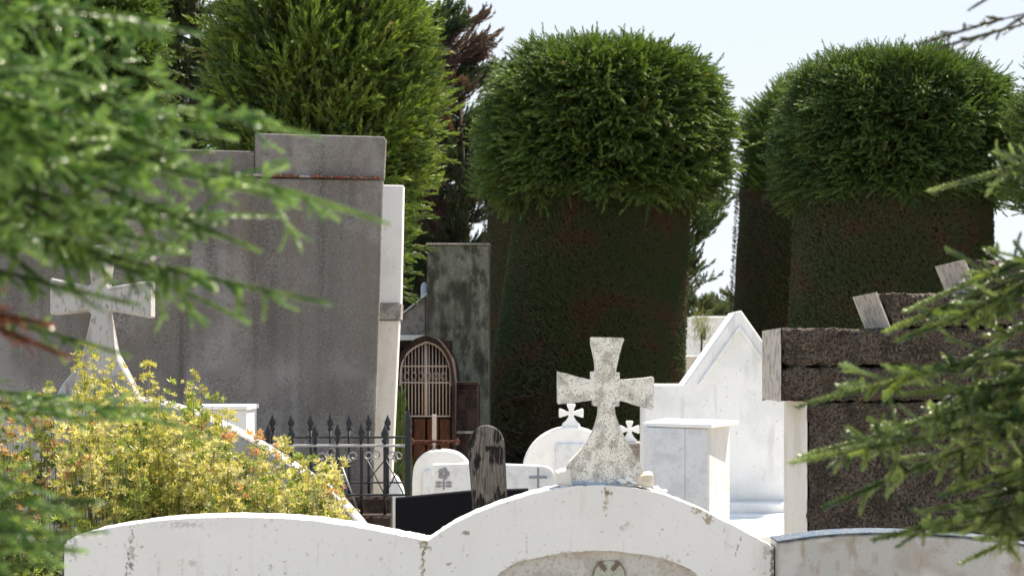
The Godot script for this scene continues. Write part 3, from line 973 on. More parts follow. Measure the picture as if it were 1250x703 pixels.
func build_mausoleums() -> void:
	rng.seed = 21
	# --- grey cement mausoleum, seen from its back
	var t := thing("cement_mausoleum", "large stained grey cement mausoleum back with a crumbling brick ledge", "mausoleum", Vector3(-2.706, 0, -13.2))
	var st := begin()
	prism(st, [Vector2(-4.521, 0), Vector2(-1.142, 0.016) * Vector2(1, 0), Vector2(-1.043, 3.125), Vector2(-4.521, 3.164)], -13.2, -13.32, 0.012)
	obj("wall", st, M.cement_wall, t)
	st = begin()
	prism(st, [Vector2(-2.072, 3.148), Vector2(-1.036, 3.128), Vector2(-1.020, 3.455), Vector2(-1.036, 3.474), Vector2(-2.066, 3.501), Vector2(-2.079, 3.488)], -13.21, -13.33, 0.01)
	obj("attic_block", st, M.cement_wall, t)
	st = begin()
	prism(st, [Vector2(-3.069, 3.164), Vector2(-2.082, 3.148), Vector2(-2.082, 3.362), Vector2(-3.069, 3.389)], -13.26, -13.34, 0.01)
	obj("attic_block", st, M.cement_wall, t)
	# broken brick ends along the ledge
	var x := 286.0
	while x < 464.0:
		var w := rng.randf_range(7.0, 20.0)
		st = begin()
		var y := lerpf(213.2, 217.8, (x - 286.0) / 180.0)
		var lift := rng.randf_range(0.6, 2.4)
		prism(st, [Vector2((x - 625.0) * 0.0066, 1.6 + (450.0 - y - 1.2) * 0.0066), Vector2((x + w - 625.0) * 0.0066, 1.6 + (450.0 - y - 1.6) * 0.0066), Vector2((x + w - 1.5 - 625.0) * 0.0066, 1.6 + (450.0 - y + lift * 0.6) * 0.0066), Vector2((x + 1.0 - 625.0) * 0.0066, 1.6 + (450.0 - y + lift) * 0.0066)], -13.17 + rng.randf_range(-0.012, 0.012), -13.25, 0.004)
		obj("brick", st, M.brick if rng.randf() < 0.6 else M.pale, t)
		x += w + rng.randf_range(0.4, 2.0)
	# --- white pillar beside it
	t = thing("white_pillar", "slender white plastered pillar with a grey band beside the cement mausoleum", "pillar", Vector3(-1.104, 0, -13.8))
	st = begin()
	prism(st, [Vector2(-1.276, 0), Vector2(-1.049, 0), Vector2(-0.952, 2.007), Vector2(-1.194, 2.007)], -13.8, -14.0, 0.008)
	obj("shaft", st, M.cream_white, t)
	st = begin()
	prism(st, [Vector2(-1.194, 2.014), Vector2(-0.938, 2.014), Vector2(-0.931, 2.145), Vector2(-1.194, 2.145)], -13.77, -14.03, 0.006)
	obj("band", st, M.pale, t)
	st = begin()
	prism(st, [Vector2(-1.194, 2.149), Vector2(-0.938, 2.149), Vector2(-0.918, 3.146), Vector2(-1.194, 3.152)], -13.8, -14.0, 0.008)
	obj("upper_shaft", st, M.white2, t)
	# --- sloping tomb roof behind the pillar
	t = thing("plastered_tomb", "pale plastered tomb with a sloping roof between white pillar and mossy tower", "tomb", Vector3(-1.500, 0, -25))
	st = begin()
	prism(st, [Vector2(-1.938, 0), Vector2(-1.325, 0), Vector2(-1.325, 2.700), Vector2(-1.938, 2.200)], -25.0, -26.4, 0.01)
	obj("wall", st, M.pale, t)
	st = begin()
	prism(st, [Vector2(-1.962, 2.194), Vector2(-1.288, 2.731), Vector2(-1.288, 2.763), Vector2(-1.962, 2.225)], -24.96, -26.44, 0.006)
	obj("roof", st, M.white2, t)
	st = begin()
	block(st, -1.938, -1.325, 1.925, 2.112, -24.9, -24.998, 0.01)
	obj("ledge", st, M.bright, t)
	st = begin(true)
	turned(st, -1.363, -25.4, [Vector2(0.02, 2.938), Vector2(0.045, 2.900), Vector2(0.055, 2.838), Vector2(0.05, 2.775), Vector2(0.06, 2.700)], 12)
	obj("urn", st, M.sky_blue, t)
	# --- mossy tower with the pointed doorway
	t = thing("mossy_mausoleum", "mossy grey mausoleum tower with a pointed arched doorway and iron grille", "mausoleum", Vector3(-0.990, 0, -22))
	st = begin()
	block(st, -1.196, -0.322, 0.0, 3.337, -23.0, -24.6, 0.015)
	obj("tower", st, M.mossy, t)
	st = begin()
	block(st, -1.208, -0.310, 3.337, 3.360, -22.97, -24.63, 0.008)
	obj("coping", st, M.pale, t)
	var outer := smooth_line([Vector2(-1.480, 1.390), Vector2(-1.460, 1.705), Vector2(-1.386, 1.852), Vector2(-1.270, 1.968), Vector2(-1.103, 2.036)], 4) + smooth_line([Vector2(-1.103, 2.036), Vector2(-0.956, 1.978), Vector2(-0.840, 1.852), Vector2(-0.766, 1.684), Vector2(-0.725, 1.390)], 4).slice(1)
	var inner := smooth_line([Vector2(-1.449, 1.390), Vector2(-1.433, 1.632), Vector2(-1.365, 1.789), Vector2(-1.260, 1.884), Vector2(-1.103, 1.957)], 4) + smooth_line([Vector2(-1.103, 1.957), Vector2(-0.966, 1.905), Vector2(-0.861, 1.789), Vector2(-0.798, 1.632), Vector2(-0.777, 1.390)], 4).slice(1)
	var ring: Array = [Vector2(outer[0].x, 0.0)] + outer + [Vector2(outer[-1].x, 0.0), Vector2(inner[-1].x, 0.0)]
	var back := inner.duplicate()
	back.reverse()
	ring += back
	ring.append(Vector2(inner[0].x, 0.0))
	st = begin()
	prism(st, ring, -21.0, -22.99, 0.01)
	obj("doorway_arch", st, M.brown, t)
	# a slim painted moulding inside the arch
	st = begin(true)
	var line := []
	for p in inner:
		line.append(Vector3(p.x * 0.992 - 0.009, p.y - 0.012, -21.06))
	tube(st, line, [0.014], 5)
	obj("arch_moulding", st, M.paint_bar, t)
	st = begin()
	block(st, -1.480, -0.777, 0.0, 1.973, -21.4, -21.46, 0.004)
	obj("inner_wall", st, M.brown, t)
	# grille
	for i in 15:
		var px := 490.0 + i * 4.2
		var wx := (px - 625.0) * 21.1 / 2000.0
		var top := 0.0
		for k in inner.size() - 1:
			if inner[k].x <= wx and inner[k + 1].x >= wx:
				top = lerpf(inner[k].y, inner[k + 1].y, (wx - inner[k].x) / (inner[k + 1].x - inner[k].x))
		if top < 1.2:
			continue
		st = begin(true)
		var thick := 0.024 if i == 7 else 0.0085
		tube(st, [Vector3(wx, 0.988, -21.12), Vector3(wx, top - 0.02, -21.12)], [thick], 6)
		obj("bar", st, M.paint_bar, t)
	for py in [447.0, 467.0, 508.0]:
		st = begin()
		var yy: float = 1.6 + (450.0 - py) * 21.1 / 2000.0
		block(st, -1.435, -0.791, yy - 0.009, yy + 0.009, -21.095, -21.145, 0.003)
		obj("cross_bar", st, M.paint_bar, t)
	for k in 6:
		st = begin(true)
		var c := Vector3(-1.361 + k * 0.095, 1.505, -21.1)
		var loop := []
		for q in 9:
			loop.append(c + Vector3(cos(q * TAU / 8.0) * 0.032, sin(q * TAU / 8.0) * 0.05, 0))
		tube(st, loop, [0.006], 4)
		obj("scroll", st, M.paint_bar, t)
	for e in [[489, 503], [504.5, 518.5], [521, 535], [536.5, 550]]:
		st = begin()
		block(st, (e[0] - 625.0) * 0.01055, (e[1] - 625.0) * 0.01055, 0.02, 0.956, -21.1, -21.16, 0.012)
		obj("door_panel", st, M.door, t)
	# low wing right of the doorway
	st = begin()
	block(st, -0.728, -0.449, 0.0, 1.386, -21.4, -22.98, 0.01)
	obj("side_wing", st, M.brown, t)
	for e in [[470, 466, 0.0], [478, 475.5, 0.02], [529, 526, 0.03]]:
		st = begin()
		var k := 21.4 / 2000.0
		block(st, -0.722, -0.439, 1.6 + (450.0 - e[0]) * k, 1.6 + (450.0 - e[1]) * k, -21.36 + e[2] * 0.5, -21.6, 0.004)
		obj("moulding", st, M.pale if e[0] > 500 else M.brown, t)
	# --- white gabled tomb
	t = thing("gabled_tomb", "white tomb wall with a pointed gable and a stepped plinth", "tomb", Vector3(1.750, 0, -14))
	st = begin()
	prism(st, [Vector2(1.134, 0), Vector2(2.450, 0), Vector2(2.450, 1.404), Vector2(1.964, 2.097), Vector2(1.918, 2.090), Vector2(1.477, 1.467), Vector2(1.134, 1.467)], -14.0, -14.5, 0.012)
	obj("wall", st, M.white2, t)
	st = begin()
	prism(st, [Vector2(1.589, 1.467), Vector2(1.946, 1.971), Vector2(2.296, 1.467), Vector2(2.268, 1.467), Vector2(1.946, 1.929), Vector2(1.617, 1.467)], -13.975, -14.01, 0.004)
	obj("gable_moulding", st, M.white2, t)
	st = begin()
	block(st, 1.484, 2.518, 0.0, 0.468, -13.8, -13.998, 0.012)
	obj("plinth", st, M.white2, t)
	st = begin()
	block(st, 1.181, 2.531, 0.0, 0.383, -13.6, -13.798, 0.012)
	obj("plinth", st, M.white2, t)
	st = begin()
	block(st, 1.073, 2.502, 0.0, 0.36, -12.2, -13.598, 0.012)
	obj("floor_slab", st, M.bright, t)
	# --- white box tomb in front of it
	t = thing("box_tomb", "white box tomb with a flat lid in front of the pointed gable", "tomb", Vector3(1.260, 0, -11.2))
	var yt: float = 1.210
	st = begin()
	raised(st, [Vector2(0.907, 11.060), Vector2(1.297, 10.760), Vector2(1.516, 11.400), Vector2(1.099, 11.750)], 0.0, yt - 0.001, 0.006)
	obj("chamber", st, M.white, t)
	for e in [[Vector2(0.899, 11.030), Vector2(1.155, 10.837)], [Vector2(1.158, 10.835), Vector2(1.288, 10.735)]]:
		var dirv: Vector2 = (e[1] - e[0]).normalized()
		var nrm := Vector2(dirv.y, -dirv.x) * (1.0 if Vector2(dirv.y, -dirv.x).y < 0.0 else -1.0)
		st = begin()
		raised(st, [e[0] + nrm * 0.02, e[1] + nrm * 0.02, e[1] - nrm * 0.015, e[0] - nrm * 0.015], 0.02, yt - 0.004, 0.004)
		obj("panel", st, M.marble, t)
	st = begin()
	raised(st, [Vector2(0.883, 11.040), Vector2(1.301, 10.660), Vector2(1.576, 11.380), Vector2(1.108, 11.850)], yt, yt + 0.03, 0.006)
	obj("lid", st, M.bright, t)
	# --- dark stepped mausoleum
	t = thing("stepped_mausoleum", "dark rough concrete mausoleum with stepped slanting parapet blocks and pale ends", "mausoleum", Vector3(2.362, 0, -9))
	st = begin(true)
	crumbled(st, 1.485, 1.485, 3.578, 1.617, 1.825, -9.0, -9.66)
	obj("cornice", st, M.rough, t)
	st = begin(true)
	crumbled(st, 1.485, 1.485, 3.578, 1.420, 1.611, -9.006, -9.66)
	obj("cornice", st, M.rough, t)
	st = begin()
	prism(st, [Vector2(1.476, 1.420), Vector2(1.476, 1.823), Vector2(1.483, 1.823), Vector2(1.483, 1.420)], -9.012, -9.655, 0.002)
	obj("end_face", st, M.end_pale, t)
	st = begin(true)
	crumbled(st, 1.633, 1.633, 3.585, 0.0, 1.417, -9.02, -9.75)
	obj("wall", st, M.rough, t)
	st = begin()
	prism(st, [Vector2(1.619, 0), Vector2(1.631, 0), Vector2(1.631, 1.417), Vector2(1.619, 1.417)], -9.03, -9.745, 0.003)
	obj("side_panel", st, M.cream_white, t)
	for e in [[Vector2(2.092, 1.828), Vector2(2.016, 2.021)], [Vector2(2.574, 2.026), Vector2(2.502, 2.201)]]:
		st = begin(true)
		crumbled(st, e[0].x, e[1].x, 3.578, e[0].y, e[1].y, -9.012, -9.64)
		obj("parapet_block", st, M.rough, t)
		var a: Vector2 = e[0]
		var b: Vector2 = e[1]
		var off := Vector2(-0.012, 0)
		st = begin()
		prism(st, [a + off * 0.2, a + off, b + off, b + off * 0.2], -9.02, -9.635, 0.001)
		obj("end_face", st, M.end_pale, t)

func small_cross(called: String, label: String, d: float, px: float, top: float, base: float, half: float, m: Material, group := "") -> Node3D:
	var k := d / 2000.0
	var x := (px - 625.0) * k
	var yt := 1.6 + (450.0 - top) * k
	var yb := 1.6 + (450.0 - base) * k
	var h := yt - yb
	var w := half * k
	var t := thing(called, label, "cross", Vector3(x, yb, -d), group)
	var r := []
	for p in [[0.30, 1.0], [0.36, 0.94], [0.17, 0.72], [0.22, 0.66], [0.94, 0.80], [1.0, 0.74], [1.0, 0.46], [0.94, 0.40], [0.22, 0.52], [0.2, 0.45], [0.42, 0.26], [0.72, 0.12], [0.75, 0.0]]:
		r.append(Vector2(x + p[0] * w, yb + p[1] * h))
	var l := []
	for p in r:
		l.append(Vector2(2.0 * x - p.x, p.y))
	l.reverse()
	var st := begin()
	prism(st, r + l, -d, -d - 0.1, 0.006)
	obj("cross_body", st, m, t)
	return t

func build_middle_graves() -> void:
	rng.seed = 8
	var st: SurfaceTool
	# arched white headstone behind the black slab
	var t := thing("arched_headstone", "white arched headstone with rusty iron cross on its top", "headstone", Vector3(-0.661, 0, -15.2))
	st = begin()
	prism(st, [Vector2(-0.927, 0), Vector2(-0.372, 0)] + smooth_line([Vector2(-0.372, 0.536), Vector2(-0.395, 0.703), Vector2(-0.464, 0.794), Vector2(-0.555, 0.836), Vector2(-0.661, 0.848), Vector2(-0.768, 0.832), Vector2(-0.859, 0.779), Vector2(-0.912, 0.688), Vector2(-0.927, 0.536)], 4), -15.2, -15.4, 0.012)
	obj("slab", st, M.bright, t)
	st = begin()
	prism(st, [Vector2(-0.826, 0), Vector2(-0.750, 0), Vector2(-0.750, 0.668), Vector2(-0.811, 0.653), Vector2(-0.826, 0.615)], -15.13, -15.199, 0.006)
	obj("side_panel", st, M.marble, t)
	# iron cross
	t = thing("iron_cross", "rusty iron cross with curled foot on the arched white headstone", "cross", Vector3(-0.727, 0.835, -15.300))
	st = begin()
	block(st, -0.746, -0.708, 0.839, 1.172, -15.27, -15.31, 0.004)
	obj("upright", st, M.paint_bar, t)
	st = begin()
	block(st, -0.933, -0.513, 0.908, 0.931, -15.262, -15.318, 0.004)
	obj("crossbar", st, M.rust, t)
	for e in [503, 558]:
		st = begin(true)
		turned(st, (e - 625.0) * 0.00765, -15.29, [Vector2(0.001, 0.881), Vector2(0.02, 0.904), Vector2(0.025, 0.919), Vector2(0.02, 0.934), Vector2(0.001, 0.957)], 8)
		obj("knob", st, M.rust, t)
	for e in [-1.0, 1.0]:
		st = begin(true)
		var path := []
		for q in 15:
			var a := q * 0.42
			path.append(Vector3(-0.725, 0.868, -15.260) + Vector3(e * (0.05 + cos(a) * (0.045 - q * 0.002)), sin(a) * (0.042 - q * 0.002), 0))
		tube(st, path, [0.008], 5)
		obj("scroll", st, M.rust, t)
	# marble tablets
	t = thing("marble_tablet", "pale marble grave tablet carved with a rose, left of the wooden marker", "tablet", Vector3(-0.533, 0, -14.4), "marble grave tablets")
	st = begin()
	prism(st, [Vector2(-0.698, 0), Vector2(-0.302, 0), Vector2(-0.302, 0.772), Vector2(-0.698, 0.758)], -14.4, -14.52, 0.008)
	obj("tablet", st, M.marble, t)
	for k in 6:
		st = begin()
		var c := Vector2(-0.601, 0.678) if k < 5 else Vector2(-0.601, 0.578)
		var pts := []
		for q in 8:
			var a := q * TAU / 8.0
			if k < 5:
				pts.append(c + Vector2(cos(k * TAU / 5.0), sin(k * TAU / 5.0)) * 0.032 + Vector2(cos(a) * 0.022, sin(a) * 0.026))
			else:
				pts.append(c + Vector2(cos(a) * 0.012, sin(a) * 0.05))
		prism(st, pts, -14.392, -14.402, 0.002)
		obj("rose_petal" if k < 5 else "rose_stem", st, M.engraved, t)
	for k in 4:
		st = begin()
		var c := Vector2(-0.601, 0.578) + Vector2(0.045 * (1.0 if k % 2 == 0 else -1.0), 0.02 - 0.03 * (k / 2))
		var pts := []
		for q in 8:
			pts.append(c + Vector2(cos(q * TAU / 8.0) * 0.03, sin(q * TAU / 8.0) * 0.013))
		prism(st, pts, -14.392, -14.402, 0.002)
		obj("rose_leaf", st, M.engraved, t)
	t = thing("marble_tablet", "pale marble grave tablet carved with a cross, below the white domed headstone", "tablet", Vector3(0.110, 0, -14.6), "marble grave tablets")
	st = begin()
	prism(st, [Vector2(-0.182, 0), Vector2(0.387, 0)] + smooth_line([Vector2(0.387, 0.607), Vector2(0.372, 0.673), Vector2(0.329, 0.720), Vector2(0.270, 0.735)], 4) + [Vector2(-0.182, 0.753)], -14.6, -14.72, 0.008)
	obj("tablet", st, M.marble, t)
	for e in [[655.8, 658.2, 570.5, 600], [646, 668, 581, 584]]:
		st = begin()
		var k := 14.6 / 2000.0
		block(st, (e[0] - 625.0) * k, (e[1] - 625.0) * k, 1.6 + (450.0 - e[3]) * k, 1.6 + (450.0 - e[2]) * k, -14.588 - (0.003 if e[0] > 650 else 0.0), -14.61, 0.002)
		obj("carved_cross", st, M.engraved, t)
	# white domed headstone with its cross
	t = thing("domed_headstone", "bright white half-round headstone behind the speckled stone cross", "headstone", Vector3(0.576, 0, -16))
	st = begin()
	var arc := []
	for q in 25:
		var a := PI * q / 24.0
		arc.append(Vector2(0.576 + cos(a) * 0.472, 0.592 + sin(a) * 0.440))
	prism(st, [Vector2(0.104, 0), Vector2(1.048, 0)] + arc, -16.0, -16.3, 0.012)
	obj("slab", st, M.bright, t)
	st = begin()
	block(st, 0.424, 0.776, 0.400, 0.872, -15.97, -16.01, 0.008)
	obj("plaque", st, M.marble, t)
	small_cross("small_cross", "small bright white cross on the half-round headstone", 16.05, 697.5, 493, 521.2, 15, M.bright, "small white crosses")
	t = thing("grave_pedestal", "grey stone pedestal carrying the smaller white cross beside the speckled cross", "pedestal", Vector3(1.305, 0, -18))
	st = begin()
	block(st, 1.161, 1.449, 0.0, 0.754, -17.9, -18.3, 0.012)
	obj("shaft", st, M.pale, t)
	st = begin()
	block(st, 1.143, 1.467, 0.754, 0.790, -17.86, -18.34, 0.01)
	obj("cap", st, M.pale, t)
	small_cross("small_cross", "smaller white cross on the grey stone pedestal", 18.0, 769, 514, 540, 12, M.bright, "small white crosses")
	# white block grave behind the yellow shrubs
	t = thing("white_block_grave", "plain white block grave behind the yellow shrubs and sloping arch", "grave", Vector3(-2.112, 0, -11.9))
	st = begin()
	block(st, -2.295, -1.918, 0.0, 1.305, -11.8, -12.3, 0.012)
	obj("body", st, M.white2, t)
	st = begin()
	block(st, -2.307, -1.906, 1.305, 1.337, -11.77, -12.33, 0.008)
	obj("lid", st, M.bright, t)
	# black slab and wooden marker
	t = thing("black_headboard", "low black stone headboard just behind the white arches", "headboard", Vector3(-0.273, 0, -8.4))
	st = begin()
	prism(st, [Vector2(-0.603, 0), Vector2(0.084, 0), Vector2(0.084, 0.983), Vector2(-0.223, 0.972), Vector2(-0.599, 0.936)], -8.4, -8.47, 0.005)
	obj("slab", st, M.black, t)
	t = thing("wooden_marker", "weathered grey wooden grave marker with rounded top", "grave marker", Vector3(-0.116, 0, -8.0))
	st = begin()
	prism(st, [Vector2(-0.168, 0), Vector2(-0.012, 0)] + smooth_line([Vector2(-0.024, 0.980), Vector2(-0.032, 1.160), Vector2(-0.038, 1.240), Vector2(-0.056, 1.288), Vector2(-0.088, 1.314), Vector2(-0.124, 1.324), Vector2(-0.160, 1.316), Vector2(-0.192, 1.288), Vector2(-0.212, 1.240), Vector2(-0.216, 1.188)], 4) + [Vector2(-0.196, 0.960)], -8.0, -8.05, 0.006)
	obj("board", st, M.wood, t)
	# narrow young cypress behind the fence post
	t = thing("young_cypress", "narrow young green cypress between the white pillar and iron post", "shrub", Vector3(-1.074, 0, -15.8))
	st = begin(true)
	tube(st, [o, o + Vector3(0, 1.1, 0)], [0.03, 0.012], 6)
	obj("trunk", st, M.bark, t)
	var at := []
	var tint := []
	for i in 900:
		var f := rng.randf()
		var y := lerpf(0.1, 1.379, f)
		var r := 0.11 * (1.0 - f * f * 0.85) * sqrt(rng.randf())
		var a := rng.randf() * TAU
		at.append(Transform3D(frame_of(Vector3(cos(a) * 0.5, 1.0, sin(a) * 0.5)).scaled(Vector3.ONE * rng.randf_range(0.09, 0.15)), Vector3(cos(a) * r, y - 0.05, sin(a) * r)))
		tint.append(Color(0.04, 0.085, 0.015).lerp(Color(0.11, 0.18, 0.03), rng.randf()))
	scatter("crown", M.sprays[2], M.spray, at, tint, t)
	# white broken marble piece by the fence foot
	t = thing("marble_fragment", "small broken white marble piece between the pillar foot and iron post", "stone", Vector3(-0.916, 0, -12.9))
	st = begin()
	prism(st, [Vector2(-1.000, 0), Vector2(-0.832, 0), Vector2(-0.845, 0.555), Vector2(-0.864, 0.658), Vector2(-0.903, 0.736), Vector2(-0.935, 0.768), Vector2(-0.974, 0.684), Vector2(-1.000, 0.568)], -12.9, -13.05, 0.02)
	obj("fragment", st, M.bright, t)

func finial(parent: Node3D, x: float, tip: float, z: float, size: float) -> void:
	var st := begin(true)
	turned(st, x, z, [Vector2(0.001, tip), Vector2(0.009 * size, tip - 0.022 * size), Vector2(0.026 * size, tip - 0.062 * size), Vector2(0.021 * size, tip - 0.082 * size), Vector2(0.010 * size, tip - 0.092 * size), Vector2(0.020 * size, tip - 0.102 * size), Vector2(0.020 * size, tip - 0.116 * size), Vector2(0.010 * size, tip - 0.122 * size), Vector2(0.001, tip - 0.124 * size)], 8)
	obj("finial", st, M.iron, parent)

func curl(c: Vector3, r: float, sgn: float, thick: float, m: Material, parent: Node3D) -> void:
	var st := begin(true)
	var path := []
	for q in 20:
		var a := -1.2 + q * 0.36
		var rr := r * (1.0 - q * 0.033)
		path.append(c + Vector3(sgn * cos(a) * rr, sin(a) * rr, 0))
	tube(st, path, [thick], 5)
	obj("scroll", st, m, parent)

func build_fences() -> void:
	var st: SurfaceTool
	# kerb that carries the railings
	var t := thing("grave_kerb", "dark stone grave kerb under the spiked iron railings", "kerb", Vector3(-1.282, 0, -11.4))
	st = begin()
	block(st, -1.690, -0.775, 0.0, 0.664, -10.4, -10.6, 0.015)
	obj("front_kerb", st, M.brown, t)
	st = begin()
	block(st, -1.903, -0.911, 0.0, 0.633, -12.3, -12.5, 0.015)
	obj("back_kerb", st, M.brown, t)
	# front railing
	t = thing("iron_railing", "nearer spiked iron railing with scrolls and a pale top rail", "railing", Vector3(-1.129, 0, -10.5), "iron railings around the grave")
	for e in [[327, 517], [355.5, 519], [384.5, 518], [412, 516], [441, 516], [469.5, 518]]:
		var x: float = (e[0] - 625.0) * 0.00525
		var tip: float = 1.6 + (450.0 - e[1]) * 0.00525
		st = begin(true)
		tube(st, [Vector3(x, 0.655, -10.5), Vector3(x, tip - 0.11, -10.5)], [0.011], 6)
		var b := obj("bar", st, M.iron, t)
		finial(b, x, tip, -10.5, 1.0)
	st = begin()
	block(st, -1.612, -0.685, 1.099, 1.114, -10.475, -10.525, 0.003)
	obj("top_rail", st, M.iron_pale, t)
	st = begin()
	block(st, -1.612, -0.685, 0.784, 0.797, -10.483, -10.517, 0.003)
	obj("lower_rail", st, M.iron, t)
	for e in [[392, 558, 1.0], [405, 552, -1.0], [431, 557, -1.0], [449, 557, 1.0], [459, 556, -1.0], [486, 557, -1.0], [478, 557, 1.0]]:
		curl(Vector3((e[0] - 625.0) * 0.00525, 1.6 + (450.0 - e[1]) * 0.00525, -10.5), 0.036, e[2], 0.006, M.iron_pale, t)
	for e in [[417, 570, 436, 622], [436, 622, 446, 632], [441, 600, 436, 628], [448, 588, 469, 562], [469, 605, 490, 566], [448, 562, 469, 604], [471, 562, 492, 603]]:
		st = begin(true)
		var k := 0.00525
		tube(st, [Vector3((e[0] - 625.0) * k, 1.6 + (450.0 - e[1]) * k, -10.51), Vector3((e[2] - 625.0) * k, 1.6 + (450.0 - e[3]) * k, -10.51)], [0.006 if e[0] < 445 else 0.004], 5)
		obj("brace", st, M.iron_pale if e[0] < 440 else M.iron, t)
	# corner post
	st = begin()
	block(st, -0.685, -0.648, 0.0, 1.196, -10.48, -10.52, 0.004)
	obj("post", st, M.iron, t)
	st = begin(true)
	turned(st, -0.667, -10.5, [Vector2(0.001, 1.348), Vector2(0.008, 1.327), Vector2(0.022, 1.275), Vector2(0.024, 1.238), Vector2(0.014, 1.217), Vector2(0.024, 1.206), Vector2(0.024, 1.191)], 10)
	obj("finial", st, M.iron, t)
	# back railing
	t = thing("iron_railing", "farther dark spiked iron railing close to the cement mausoleum", "railing", Vector3(-1.333, 0, -12.4), "iron railings around the grave")
	for px in [332, 355, 379, 403, 426, 450, 473]:
		var x: float = (px - 625.0) * 0.0062
		var tip: float = 1.253
		st = begin(true)
		tube(st, [Vector3(x, 0.633, -12.4), Vector3(x, tip - 0.1, -12.4)], [0.012], 6)
		var b := obj("bar", st, M.iron, t)
		finial(b, x, tip, -12.4, 1.0)
	for e in [[535, 532.5], [590, 588]]:
		st = begin()
		block(st, -1.891, -0.800, 1.6 + (450.0 - e[0]) * 0.0062, 1.6 + (450.0 - e[1]) * 0.0062, -12.38, -12.42, 0.003)
		obj("rail", st, M.iron, t)

